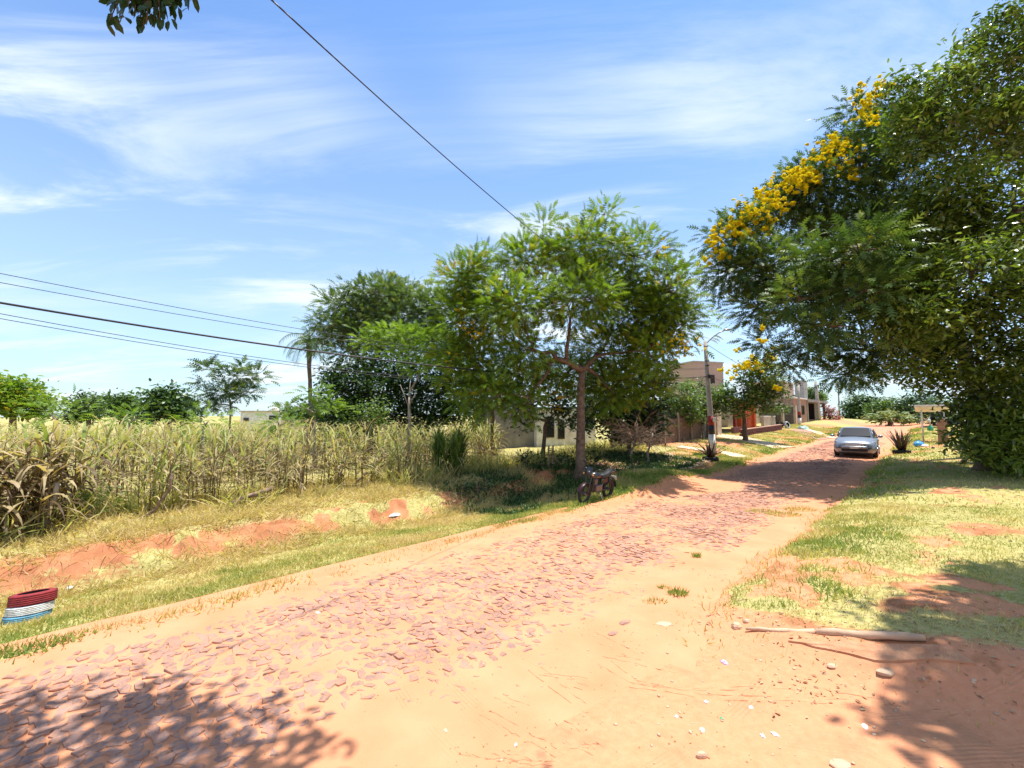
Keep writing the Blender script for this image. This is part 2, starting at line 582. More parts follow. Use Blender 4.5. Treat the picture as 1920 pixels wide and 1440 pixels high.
def tracks(t, co):
    """height of fine tyre ridges along two arcs of the foreground dirt"""
    n = t.nodes.new; l = t.links.new
    tot = None
    nz = n('ShaderNodeTexNoise'); nz.inputs['Scale'].default_value = 3.5; nz.inputs['Detail'].default_value = 3; l(co.outputs['Object'], nz.inputs['Vector'])
    for (cx_, cy_, R_, w_) in ((3.4, 7.5, 4.45, .10), (3.2, 6.6, 4.55, .10), (3.2, 6.6, 4.95, .08), (3.4, 7.5, 4.05, .07), (-2.5, 9.0, 6.9, .1)):
        d = n('ShaderNodeVectorMath'); d.operation = 'DISTANCE'
        fl_ = n('ShaderNodeVectorMath'); fl_.operation = 'MULTIPLY'; fl_.inputs[1].default_value = (1, 1, 0)
        l(co.outputs['Object'], fl_.inputs[0]); l(fl_.outputs[0], d.inputs[0]); d.inputs[1].default_value = (cx_, cy_, 0)
        q = n('ShaderNodeMath'); q.operation = 'MULTIPLY'; q.inputs[1].default_value = 2 * math.pi / .034; l(d.outputs['Value'], q.inputs[0])
        sn = n('ShaderNodeMath'); sn.operation = 'SINE'; l(q.outputs[0], sn.inputs[0])
        sb = n('ShaderNodeMath'); sb.operation = 'SUBTRACT'; sb.inputs[1].default_value = R_; l(d.outputs['Value'], sb.inputs[0])
        ab = n('ShaderNodeMath'); ab.operation = 'ABSOLUTE'; l(sb.outputs[0], ab.inputs[0])
        mr = n('ShaderNodeMapRange'); mr.interpolation_type = 'SMOOTHSTEP'; mr.inputs['From Min'].default_value = w_; mr.inputs['From Max'].default_value = w_ * .6
        l(ab.outputs[0], mr.inputs['Value'])
        m1 = n('ShaderNodeMath'); m1.operation = 'MULTIPLY'; l(sn.outputs[0], m1.inputs[0]); l(mr.outputs[0], m1.inputs[1])
        if tot is None: tot = m1.outputs[0]
        else:
            a_ = n('ShaderNodeMath'); a_.operation = 'ADD'; l(tot, a_.inputs[0]); l(m1.outputs[0], a_.inputs[1]); tot = a_.outputs[0]
    mk = n('ShaderNodeMapRange'); mk.inputs['From Min'].default_value = .47; mk.inputs['From Max'].default_value = .6; mk.inputs['To Max'].default_value = .9
    l(nz.outputs['Fac'], mk.inputs['Value'])
    f = n('ShaderNodeMath'); f.operation = 'MULTIPLY'; l(tot, f.inputs[0]); l(mk.outputs[0], f.inputs[1])
    return f.outputs[0]


def ground_mat():
    m, t, b, o = newmat('ground_soil_and_grass')
    n = t.nodes.new; l = t.links.new
    co = n('ShaderNodeTexCoord')

    def noise(sc, det=5, ro=.6):
        q = n('ShaderNodeTexNoise'); q.inputs['Scale'].default_value = sc; q.inputs['Detail'].default_value = det
        q.inputs['Roughness'].default_value = ro; l(co.outputs['Object'], q.inputs['Vector']); return q

    def ramp(src, stops):
        r = n('ShaderNodeValToRGB'); cr = r.color_ramp
        while len(cr.elements) < len(stops): cr.elements.new(.5)
        for e, (p, c) in zip(cr.elements, stops): e.position = p; e.color = (*c, 1)
        l(src, r.inputs[0]); return r

    def mx(f, a, bb):
        q = n('ShaderNodeMix'); q.data_type = 'RGBA'
        l(f, q.inputs['Factor']); l(a, q.inputs['A']); l(bb, q.inputs['B']); return q.outputs['Result']

    def attrf(name, gain, nz):
        a = n('ShaderNodeAttribute'); a.attribute_name = name
        # attribute pushed through fine noise for a ragged edge
        q = n('ShaderNodeMath'); q.operation = 'ADD'; l(a.outputs['Fac'], q.inputs[0])
        s_ = n('ShaderNodeMath'); s_.operation = 'MULTIPLY_ADD'; s_.inputs[1].default_value = gain; s_.inputs[2].default_value = -gain / 2
        l(nz.outputs['Fac'], s_.inputs[0]); l(s_.outputs[0], q.inputs[1])
        r = n('ShaderNodeMapRange'); r.interpolation_type = 'SMOOTHSTEP'; r.inputs['From Min'].default_value = .3; r.inputs['From Max'].default_value = .7
        l(q.outputs[0], r.inputs['Value']); return r.outputs[0]

    nf = noise(14, 6, .7); nm = noise(2.2, 5); nn = noise(60, 4, .7)
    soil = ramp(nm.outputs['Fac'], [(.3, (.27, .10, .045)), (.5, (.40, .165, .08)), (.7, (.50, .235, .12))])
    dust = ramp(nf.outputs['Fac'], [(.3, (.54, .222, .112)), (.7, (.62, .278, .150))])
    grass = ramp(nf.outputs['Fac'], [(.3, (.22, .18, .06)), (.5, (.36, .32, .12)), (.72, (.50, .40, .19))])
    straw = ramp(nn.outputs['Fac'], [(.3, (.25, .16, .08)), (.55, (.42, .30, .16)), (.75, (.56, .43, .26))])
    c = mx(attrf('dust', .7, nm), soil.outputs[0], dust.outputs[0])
    # brown stains of trodden leaves and damp
    ns_ = noise(1.7, 7, .72)
    stn = n('ShaderNodeMapRange'); stn.inputs['From Min'].default_value = .54; stn.inputs['From Max'].default_value = .68; stn.inputs['To Max'].default_value = .55
    l(ns_.outputs['Fac'], stn.inputs['Value'])
    stc = n('ShaderNodeRGB'); stc.outputs[0].default_value = (.34, .185, .10, 1)
    c = mx(stn.outputs[0], c, stc.outputs[0])
    c = mx(attrf('straw', 1.0, nf), c, straw.outputs[0])
    c = mx(attrf('grass', .9, nf), c, grass.outputs[0])
    l(c, b.inputs['Base Color']); b.inputs['Roughness'].default_value = .95; b.inputs['Specular IOR Level'].default_value = .1
    bp = n('ShaderNodeBump'); bp.inputs['Strength'].default_value = .35; bp.inputs['Distance'].default_value = .015
    ad = n('ShaderNodeMath'); ad.operation = 'ADD'; l(nf.outputs['Fac'], ad.inputs[0]); l(nn.outputs['Fac'], ad.inputs[1])
    ad2 = n('ShaderNodeMath'); ad2.operation = 'ADD'; l(ad.outputs[0], ad2.inputs[0]); l(tracks(t, co), ad2.inputs[1])
    l(ad2.outputs[0], bp.inputs['Height']); l(bp.outputs[0], b.inputs['Normal'])
    return m


def road_mat():
    m, t, b, o = newmat('road_dust')
    n = t.nodes.new; l = t.links.new
    co = n('ShaderNodeTexCoord')
    a = n('ShaderNodeAttribute'); a.attribute_name = 'stone'
    nz = n('ShaderNodeTexNoise'); nz.inputs['Scale'].default_value = 1.6; nz.inputs['Detail'].default_value = 6
    l(co.outputs['Object'], nz.inputs['Vector'])
    nf = n('ShaderNodeTexNoise'); nf.inputs['Scale'].default_value = 30; nf.inputs['Detail'].default_value = 6; nf.inputs['Roughness'].default_value = .7
    l(co.outputs['Object'], nf.inputs['Vector'])
    r = n('ShaderNodeValToRGB'); r.color_ramp.elements[0].position = .3; r.color_ramp.elements[0].color = (.54, .222, .112, 1)
    r.color_ramp.elements[1].position = .7; r.color_ramp.elements[1].color = (.62, .278, .150, 1)
    l(nz.outputs['Fac'], r.inputs[0])
    # far paving: stones too small to build
    mpn = n('ShaderNodeMapping'); mpn.inputs['Rotation'].default_value = (0, 0, math.radians(-45)); mpn.inputs['Scale'].default_value = (4.5, 6.5, 1)
    l(co.outputs['Object'], mpn.inputs[0])
    vo = n('ShaderNodeTexVoronoi'); vo.feature = 'F1'; vo.inputs['Scale'].default_value = 1
    l(mpn.outputs[0], vo.inputs['Vector'])
    vr = n('ShaderNodeValToRGB'); vr.color_ramp.elements[0].position = .30; vr.color_ramp.elements[0].color = (1, 1, 1, 1)
    vr.color_ramp.elements[1].position = .5; vr.color_ramp.elements[1].color = (0, 0, 0, 1)
    l(vo.outputs['Distance'], vr.inputs[0])
    mu = n('ShaderNodeMath'); mu.operation = 'MULTIPLY'; l(vr.outputs[0], mu.inputs[0]); l(a.outputs['Fac'], mu.inputs[1])
    m2 = n('ShaderNodeMath'); m2.operation = 'MULTIPLY'; l(mu.outputs[0], m2.inputs[0]); m2.inputs[1].default_value = .75
    mxn = n('ShaderNodeMix'); mxn.data_type = 'RGBA'; mxn.inputs['B'].default_value = (.30, .19, .175, 1)
    l(m2.outputs[0], mxn.inputs['Factor']); l(r.outputs[0], mxn.inputs['A'])
    # grime and leaf crumbs
    gr = n('ShaderNodeMapRange'); gr.inputs['From Min'].default_value = .62; gr.inputs['From Max'].default_value = .72
    l(nf.outputs['Fac'], gr.inputs['Value'])
    g2 = n('ShaderNodeMath'); g2.operation = 'MULTIPLY'; g2.inputs[1].default_value = .35; l(gr.outputs[0], g2.inputs[0])
    mg = n('ShaderNodeMix'); mg.data_type = 'RGBA'; mg.inputs['B'].default_value = (.36, .17, .09, 1)
    l(g2.outputs[0], mg.inputs['Factor']); l(mxn.outputs['Result'], mg.inputs['A'])
    l(mg.outputs['Result'], b.inputs['Base Color'])
    b.inputs['Roughness'].default_value = .92; b.inputs['Specular IOR Level'].default_value = .15
    bp = n('ShaderNodeBump'); bp.inputs['Strength'].default_value = .35; bp.inputs['Distance'].default_value = .015
    ad = n('ShaderNodeMath'); ad.operation = 'ADD'; l(nf.outputs['Fac'], ad.inputs[0]); l(mu.outputs[0], ad.inputs[1])
    ad2 = n('ShaderNodeMath'); ad2.operation = 'ADD'; l(ad.outputs[0], ad2.inputs[0]); l(tracks(t, co), ad2.inputs[1])
    l(ad2.outputs[0], bp.inputs['Height']); l(bp.outputs[0], b.inputs['Normal'])
    return m


# ------------------------------------------------------------------ the ground
def masks(x, y):
    """grass, dust, straw amounts 0..1"""
    s, t = ST(x, y)
    n = fbm(x, y, .8, 4, 61); n2 = fbm(x, y, 2.3, 3, 71)
    kb = sm(s, 11, 20)
    # left verge
    gl = sm(t + (n - .5) * .9, 6.55, 6.95)
    bank = np.exp(-((t - 10.35) / .55) ** 2) * (1 - kb)
    gl = gl * (1 - bank * sm(n * .5 + n2 * .5, .38, .5))
    strawl = np.maximum(sm(t + (n - .5), 10.5, 11.2) * (1 - kb * .6), .8 * sm(t + (n2 - .5) * 2.5, 8.6, 9.6) * (1 - bank) * (1 - kb))
    bare_far = sm(n, .5, .62) * kb * .9
    gl = gl * (1 - bare_far)
    # right bank
    gr = sm(s + (n - .5) * 1.2, 5.1, 5.9) * sm(-t + (n2 - .5) * .5, -2.25, -1.9) * (1 - sm(n * .6 + n2 * .4, .45, .70) * .8)
    gr = gr * (1 - .8 * sm(-t, 4.2, 6.0) * (1 - sm(s, 14, 16)))
    g = np.where(t > 4.4, gl, gr)
    dustv = np.where(t > 4.4, 1.6 - 1.6 * sm(t, 6.6, 7.2), np.where(s < 5.3, 1.6 - 1.5 * sm(-t + (n - .5) * 4, -.4, 2.4) * sm(n2 + (n - .5), .3, .6), np.maximum(sm(n2, .5, .66) * .7, 1.6 * sm(t, 1.8, 2.15))))
    dustv = np.where((t > 8) & (s > 20), .8, dustv)
    st = np.where(t > 4.4, strawl, .25 * sm(n2, .5, .7) * sm(s, 5, 6))
    st = np.where(t > 14, .3, st); g = np.where(t > 15, .75, g)
    sh_ = np.exp(-(((s - 13.8) / 5.5) ** 2 + ((t - 10) / 2.2) ** 2) ** 2)  # humus under the big tree, also darkened to deepen its shade
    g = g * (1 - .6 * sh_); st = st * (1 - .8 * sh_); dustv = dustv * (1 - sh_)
    return np.clip(g, 0, 1), np.clip(dustv, 0, 1.6), np.clip(st, 0, 1)


def axis(a0, a1, st, lim0, lim1):
    mid = np.arange(a0, a1 + st * .5, st)
    g = [0]; d = st
    hi = [a1]
    while hi[-1] < lim1: d *= 1.12; hi.append(hi[-1] + d)
    d = st; lo = [a0]
    while lo[-1] > lim0: d *= 1.12; lo.append(lo[-1] - d)
    return np.concatenate([np.array(lo[1:][::-1]), mid, np.array(hi[1:])])


def grid_faces(nx, ny):
    i, j = np.meshgrid(np.arange(nx - 1), np.arange(ny - 1), indexing='ij')
    a = (i * ny + j).ravel()
    return np.stack([a, a + ny, a + ny + 1, a + 1], -1)


ax = axis(-13, 16, .1, -900, 900)
ay = axis(1.2, 17, .1, -300, 1200)
gx, gy = np.meshgrid(ax, ay, indexing='ij')
gzv = H(gx, gy)
# beyond a few hundred metres the land is level
mg_, md_, ms_ = masks(gx, gy)
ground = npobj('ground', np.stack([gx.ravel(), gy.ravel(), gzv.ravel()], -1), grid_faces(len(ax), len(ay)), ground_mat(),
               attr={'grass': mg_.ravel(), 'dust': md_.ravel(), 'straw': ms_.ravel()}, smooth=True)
tag(ground, kind='structure')

rs = np.concatenate([np.arange(-9, 16, .07), 16 + np.cumsum(np.geomspace(.08, 3, 110))])
rt = np.linspace(1.75, 7.1, 78)
gs, gt = np.meshgrid(rs, rt, indexing='ij')
rx_, ry_ = XY(gs, gt)
stone_amt = sm(gt, 2.9, 3.4) * (1 - sm(gt, 5.9, 6.3)) * sm(gs, 15, 24)
road = npobj('road', np.stack([rx_.ravel(), ry_.ravel(), RZ(rx_, ry_).ravel()], -1), grid_faces(len(rs), len(rt)), road_mat(),
             attr={'stone': stone_amt.ravel()}, smooth=True)
tag(road, kind='structure')


# ------------------------------------------------------------------ paving stones
def stone_mesh(name, k, m):
    r = random.Random(k)
    n = r.choice([4, 5, 5, 6, 7])
    top = []; bot = []; mid = []
    for i in range(n):
        a = 2 * math.pi * (i + r.uniform(-.32, .32)) / n
        q = r.uniform(.8, 1.25)
        x, y = math.cos(a) * q, math.sin(a) * q
        bot.append((x, y, -.9)); mid.append((x, y, .02 + r.uniform(-.04, .04))); top.append((x * .95, y * .95, .16 + r.uniform(-.1, .1)))
    v = bot + mid + top; f = []
    for i in range(n):
        j = (i + 1) % n
        f += [(i, j, n + j, n + i), (n + i, n + j, 2 * n + j, 2 * n + i)]
    f.append(tuple(range(2 * n, 3 * n)))
    return v, f




def stone_mat():
    m, t, b, o = newmat('purple_stone_under_dust')
    n = t.nodes.new; l = t.links.new
    g = n('ShaderNodeNewGeometry')
    a = n('ShaderNodeTexNoise'); a.inputs['Scale'].default_value = 3.2; a.inputs['Detail'].default_value = 3; l(g.outputs['Position'], a.inputs['Vector'])
    c = n('ShaderNodeTexNoise'); c.inputs['Scale'].default_value = 26; c.inputs['Detail'].default_value = 5; c.inputs['Roughness'].default_value = .7; l(g.outputs['Position'], c.inputs['Vector'])
    r1_ = n('ShaderNodeValToRGB'); e = r1_.color_ramp.elements
    e[0].position = .3; e[0].color = (.215, .138, .122, 1); e[1].position = .7; e[1].color = (.36, .232, .188, 1)
    l(a.outputs['Fac'], r1_.inputs[0])
    mr = n('ShaderNodeMapRange'); mr.inputs['From Min'].default_value = .42; mr.inputs['From Max'].default_value = .62; mr.inputs['To Max'].default_value = .65
    l(c.outputs['Fac'], mr.inputs['Value'])
    mx_ = n('ShaderNodeMix'); mx_.data_type = 'RGBA'; mx_.inputs['B'].default_value = (.58, .25, .12, 1)
    l(mr.outputs[0], mx_.inputs['Factor']); l(r1_.outputs[0], mx_.inputs['A']); l(mx_.outputs['Result'], b.inputs['Base Color'])
    b.inputs['Roughness'].default_value = .95; b.inputs['Specular IOR Level'].default_value = .1
    bp = n('ShaderNodeBump'); bp.inputs['Strength'].default_value = .5; bp.inputs['Distance'].default_value = .008
    l(c.outputs['Fac'], bp.inputs['Height']); l(bp.outputs[0], b.inputs['Normal'])
    return m


M_STONE = stone_mat()
M_STONEP = mat('pale_stone', (.56, .38, .25), .9, vscale=3, bump=.3, bscale=20)
st_list = []
for row in range(int((40 + 8) / .105)):
    s0 = -8 + row * .105
    t0 = 2.75
    while t0 < 6.3:
        wd_ = random.uniform(.07, .16)
        t0 += wd_
        s_ = s0 + random.uniform(-.03, .03); t_ = t0 - wd_ / 2
        x, y = XY(s_, t_)
        nz = float(fbm(x, y, .9, 3, 81)); nz2 = float(fbm(x, y, 3.0, 2, 85))
        lim_r = 3.35 if s_ < 8 else 2.8
        edge = min((t_ - lim_r) / .55, (6.15 - t_) / .35)
        edge = max(-1, min(1, edge))
        sink = .0248 - .010 * edge - .022 * (nz - .5) - .012 * (nz2 - .5) + random.uniform(-.005, .006)
        if sink < .031 and y > 1.5:
            st_list.append((x, y, sink, random.uniform(.045, .072), wd_ * .58))
st_list.sort(key=lambda q: (q[0] ** 2 + q[1] ** 2) if (abs(q[0]) < q[1] * 1.22 and q[1] > 2.7) else 1e6 + q[1])
protos = [stone_mesh('paving_stone', k, M_STONE) for k in range(11)]
pm = []
for v, f in protos:
    me = bpy.data.meshes.new('paving_stone'); me.from_pydata(v, [], f); me.materials.append(M_STONE); pm.append(me)
for i, (x, y, sink, a, b) in enumerate(st_list[:300]):
    o = link('paving_stone', pm[i % 11], road, (x, y, float(RZ(x, y)) - sink + .013), (random.gauss(0, .10), random.gauss(0, .10), math.radians(45) + random.uniform(-.6, .6)))
    o.scale = (a, b, .045)
V = []; F = []
for i, (x, y, sink, a, b) in enumerate(st_list[300:]):
    v, f = protos[i % 11]
    an = math.radians(45) + random.uniform(-.35, .35); ca, sa = math.cos(an), math.sin(an)
    tx, ty = random.gauss(0, .10), random.gauss(0, .10)
    z0 = float(RZ(x, y)) - sink + .012
    bb = len(V)
    for q in v:
        X_ = q[0] * a; Y_ = q[1] * b
        V.append((x + X_ * ca - Y_ * sa, y + X_ * sa + Y_ * ca, z0 + q[2] * .045 + tx * X_ + ty * Y_))
    F += [tuple(bb + k for k in ff) for ff in f]
me = bpy.data.meshes.new('paving_stones'); me.from_pydata(V, [], F); me.materials.append(M_STONE)
o = link('paving_stones', me, road); tag(o, kind='stuff')


# ------------------------------------------------------------------ drives (concrete strips laid on the slope)
def drape(name, quad, m, th=.05, n=(16, 4), kind='structure'):
    A, B, C, D = [Vector(q) for q in quad]
    vv = []; rows = []
    for i in range(n[0] + 1):
        u = i / n[0]
        row = []
        for j in range(n[1] + 1):
            v = j / n[1]
            q = (A * (1 - u) + B * u) * (1 - v) + (D * (1 - u) + C * u) * v
            row.append((q.x, q.y, gz(q.x, q.y) + th))
        rows.append(row)
    ring = []
    for row in rows:
        ring.append(row + [(q[0], q[1], q[2] - th - .15) for q in reversed(row)])
    mb = MB(); mb.loft(ring, True, True, False)
    return tag(mb.build(name, m), kind=kind)


def gp(a, b):
    return G(a, b)


drape('driveway', [gp(1342, 819), gp(1452, 842), gp(1490, 839), gp(1352, 814)], M_DRIVE)
drape('driveway', [gp(1352, 852), gp(1398, 862), gp(1398, 856), gp(1352, 847)], M_DRIVE)
drape('driveway', [gp(1268, 840), gp(1322, 848), gp(1326, 845), gp(1278, 837)], M_DRIVE)
drape('driveway', [gp(1505, 805), gp(1560, 824), gp(1572, 822), gp(1512, 804)], M_DRIVE)
drape('pavement', [gp(1480, 806), gp(1535, 826), gp(1556, 823), gp(1503, 804.5)], M_BRICK, .03)


# ------------------------------------------------------------------ grass, straw and litter
def sample_st(s0, s1, t0, t1, n):
    s = rng.uniform(s0, s1, n); t = rng.uniform(t0, t1, n)
    x, y = XY(s, t)
    k = (np.abs(x) < y * 1.35 + 1.0) & (y > 1.6)
    return x[k], y[k]


def blades(name, x, y, hgt, tint, tpl=T_BLADE, matl=M_GRASS, wide=1.0, lean=.5, kind='stuff', label=None, cat='grass', fade=1.0):
    # the eroded cut of the bank stays mostly bare
    bs_, bt_ = ST(x, y)
    cut = np.exp(-((bt_ + (fbm(x, y, .7, 3, 5) - .5) * .7 - 10.3) / .42) ** 4) * (1 - sm(bs_, 8, 11))
    kc = rng.uniform(0, 1, len(x)) > cut * .82
    x = x[kc]; y = y[kc]; hgt = np.asarray(hgt)[kc]; tint = np.asarray(tint)[kc]
    n = len(x)
    z = H(x, y) - .01
    az = rng.uniform(0, 2 * np.pi, n)
    up = unit(np.stack([rng.normal(0, lean, n), rng.normal(0, lean, n), np.ones(n)], -1))
    hx = np.stack([np.cos(az), np.sin(az), np.zeros(n)], -1)
    yv = unit(np.cross(up, hx)); xv = np.cross(yv, up)
    Rm = np.stack([xv, yv, up], -1)
    hh = np.asarray(hgt)
    # blades widen a little with distance so that far turf stays closed
    dist = np.sqrt(x ** 2 + y ** 2)
    sc = np.stack([hh, hh * wide * (1 + dist * .07 * fade), hh], -1)
    V, F, T = scatter(tpl[0], tpl[1], np.stack([x, y, z], -1), Rm, sc, tint)
    o = npobj(name, V, F, matl, attr={'tint': T})
    tag(o, label, cat, kind=kind)
    return o


def grass_pts(s0, s1, t0, t1, n, thr=.5):
    x, y = sample_st(s0, s1, t0, t1, n)
    g, d, st = masks(x, y)
    k = g + rng.normal(0, .32, len(x)) > thr
    return x[k], y[k], st[k]


def grass_field(name, s0, s1, t0, t1, n, h0, h1, green, label, lean=.55):
    x, y, st = grass_pts(s0, s1, t0, t1, n)
    nz = fbm(x, y, .9, 3, 91)
    h = rng.uniform(h0, h1, len(x)) * (.6 + .9 * fbm(x, y, 1.7, 2, 95))
    sx_g, tx_g = ST(x, y)
    lush = np.where(tx_g < 4, sm(tx_g + (fbm(x, y, 1.3, 3, 97) - .5) * 3.0, .2, 2.2), sm(-tx_g + (fbm(x, y, 1.3, 3, 98) - .5) * 2.4, -8.6, -6.6) * .6)
    h = h * (1 + .7 * lush)
    tint = np.clip(green + .27 * lush + (nz - .5) * 2.2 + rng.normal(0, .2, len(x)) - st * .3, 0, 1)
    return blades(name, x, y, h, tint, lean=lean, label=label)


grass_field('grass', -8, 9, 6.4, 10.9, 150000, .035, .08, .3, 'short sunlit grass on the verge left of the road')
grass_field('grass', 9, 24, 6.4, 10.5, 80000, .05, .1, .55, 'greener shaded grass on the verge beneath the big tree')
grass_field('grass', 24, 60, 6.6, 13, 60000, .05, .1, .4, 'far grass on the slope before the houses')
grass_field('grass', 4.5, 14, -7, 2.4, 110000, .025, .06, .26, 'sparse turf on the bare bank right of the road')
grass_field('grass', 14, 60, -22, 2.4, 90000, .05, .11, .55, 'shaded turf under the trees right of the road')
# dry straw on the bank top and over the field edge
x, y = sample_st(-10, 22, 9.4, 14.5, 90000)
k = masks(x, y)[2] + rng.normal(0, .2, len(x)) > .4
x, y = x[k], y[k]
blades('straw', x, y, rng.uniform(.08, .26, len(x)), np.clip(rng.normal(.1, .2, len(x)), 0, 1), T_BLADE, M_GRASS, .5, 1.3,
       label='flattened dry straw along the field edge', cat='dry grass')
x, y = sample_st(-8, 14, 9.4, 11.2, 26000)
k = fbm(x, y, 1.1, 3, 101) > .5
x, y = x[k], y[k]
blades('dry_grass', x, y, rng.uniform(.1, .3, len(x)), np.clip(rng.normal(.12, .2, len(x)), 0, 1), T_BLADE3, M_GRASS, .5, 1.1,
       label='tufts of dead grass hanging over the eroded red bank', cat='dry grass')
# weeds in the field edge, greener
x, y = sample_st(-8, 22, 11.5, 13.5, 9000)
k = fbm(x, y, .7, 3, 111) > .52
x, y = x[k], y[k]
blades('weeds', x, y, rng.uniform(.25, .7, len(x)), np.clip(rng.normal(.45, .25, len(x)), 0, 1), T_BLADE3, M_GRASS, .45, .5,
       label='knee high green weeds before the cane', cat='weeds')


x, y = sample_st(7.8, 20.5, 7.8, 12.2, 52000)  # dark undergrowth, spread over the big tree's shadow to deepen it
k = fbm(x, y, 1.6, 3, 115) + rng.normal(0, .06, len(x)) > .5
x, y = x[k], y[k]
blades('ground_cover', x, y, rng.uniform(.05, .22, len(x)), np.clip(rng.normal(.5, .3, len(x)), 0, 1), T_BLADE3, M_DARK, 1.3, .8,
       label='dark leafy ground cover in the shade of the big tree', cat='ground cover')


def litter(name, n, s0, s1, t0, t1, size, matl, tint, label, cat, dens=None):
    x, y = sample_st(s0, s1, t0, t1, n)
    if dens is not None:
        k = dens(x, y); x, y = x[k], y[k]
    n = len(x)
    zz = np.maximum(H(x, y), np.where((ST(x, y)[1] > 2) & (ST(x, y)[1] < 6.8), RZ(x, y), -9)) + .008
    az = rng.uniform(0, 2 * np.pi, n)
    d = np.stack([np.cos(az), np.sin(az), rng.normal(0, .2, n)], -1)
    Rm = frames(d, unit(np.stack([rng.normal(0, .3, n), rng.normal(0, .3, n), np.ones(n)], -1)))
    V, F, T = scatter(T_OVAL[0] * np.array([1, 1, 2.2]), T_OVAL[1], np.stack([x, y, zz], -1), Rm, rng.uniform(size[0], size[1], n), tint(n))
    o = npobj(name, V, F, matl, attr={'tint': T}); tag(o, label, cat, kind='stuff')
    return o


litter('leaf_litter', 5200, 1.5, 9, -6, 2.1, (.02, .055), M_DRY, lambda n: np.clip(rng.normal(.7, .3, n), 0, 1),
       'small dry leaves scattered on the dirt bank', 'leaves', lambda x, y: fbm(x, y, .9, 3, 121) > .47)
litter('leaf_litter', 3800, 12, 20, 7.4, 11, (.05, .12), M_DRY, lambda n: np.clip(rng.normal(.45, .3, n), 0, 1),
       'fallen leaves under the big tree by the motorcycle', 'leaves')
litter('leaf_litter', 2600, 9, 30, -12, 2, (.03, .08), M_DRY, lambda n: np.clip(rng.normal(.5, .3, n), 0, 1),
       'fallen leaves on shaded turf', 'leaves')


M_CLOD0 = mat('soil_crumb', (.46, .22, .11), .95)


def pebbles(name, n, s0, s1, t0, t1, r0, r1, matl, label, dens=None, sq=.5):
    x, y = sample_st(s0, s1, t0, t1, n)
    if dens is not None:
        k = dens(x, y); x, y = x[k], y[k]
    n = len(x)
    zz = np.maximum(H(x, y), np.where((ST(x, y)[1] > 2) & (ST(x, y)[1] < 6.8), RZ(x, y), -9))
    ph = (1 + 5 ** .5) / 2
    tv = unit(np.array([(-1, ph, 0), (1, ph, 0), (-1, -ph, 0), (1, -ph, 0), (0, -1, ph), (0, 1, ph), (0, -1, -ph), (0, 1, -ph), (ph, 0, -1), (ph, 0, 1), (-ph, 0, -1), (-ph, 0, 1)], float))
    tf = np.array([(0, 11, 5), (0, 5, 1), (0, 1, 7), (0, 7, 10), (0, 10, 11), (1, 5, 9), (5, 11, 4), (11, 10, 2), (10, 7, 6), (7, 1, 8), (3, 9, 4), (3, 4, 2), (3, 2, 6), (3, 6, 8), (3, 8, 9), (4, 9, 5), (2, 4, 11), (6, 2, 10), (8, 6, 7), (9, 8, 1)])
    tv = tv * rng.uniform(.75, 1.2, (12, 1)) * np.array([1, .75, sq])
    az = rng.uniform(0, 2 * np.pi, n)
    Rm = frames(np.stack([np.cos(az), np.sin(az), rng.normal(0, .2, n)], -1), np.tile(np.array([0, 0, 1.]), (n, 1)))
    r = r0 + (r1 - r0) * rng.uniform(0, 1, n) ** 3
    V, F, T = scatter(tv, tf, np.stack([x, y, zz + r * .1], -1), Rm, r)
    o = npobj(name, V, F, matl); tag(o, label, 'gravel', kind='stuff')


pebbles('gravel', 1900, 1.2, 8, -4, 2.2, .004, .022, M_STONEP, 'pale grit and pebbles on the dirt by the bank')
pebbles('gravel', 200, 2, 9, 2.2, 4.0, .005, .024, M_STONEP, 'loose pale stones on the sandy road edge')
pebbles('clods', 5200, 1, 7, -3, 4.2, .002, .010, M_CLOD0, 'crumbs of red soil scattered on the foreground dirt', lambda x, y: fbm(x, y, 1.5, 3, 141) > .46, .8)
pebbles('rubble', 1500, 16.0, 21.5, 7.6, 10.5, .03, .13, M_STONEP, 'broken brick rubble on the mound right of the big tree',
        lambda x, y: fbm(x, y, .8, 2, 131) > .38)


# ------------------------------------------------------------------ trees
def curve_pts(a, b, n=6, sagv=(0, 0, 0), wob=.06, seed=0):
    r = random.Random(seed)
    a = Vector(a); b = Vector(b); s_ = Vector(sagv); d = (b - a).length
    out_ = []
    for i in range(n + 1):
        u = i / n
        q = a.lerp(b, u) + s_ * (4 * u * (1 - u))
        if 0 < i < n: q += Vector((r.gauss(0, wob), r.gauss(0, wob), r.gauss(0, wob))) * d * .3
        out_.append(q)
    return out_


def lobes_px(lst, Y, depth=1.0):
    """(px, py, rx, ry[, dY]) in photograph pixels -> centre, radii"""
    res = []
    for q in lst:
        dY = q[4] if len(q) > 4 else 0
        c = P(q[0], q[1], Y + dY); k = (Y + dY) / 800
        res.append((c, (q[2] * k, (q[2] + q[3]) * .5 * k * depth, q[3] * k)))
    return res


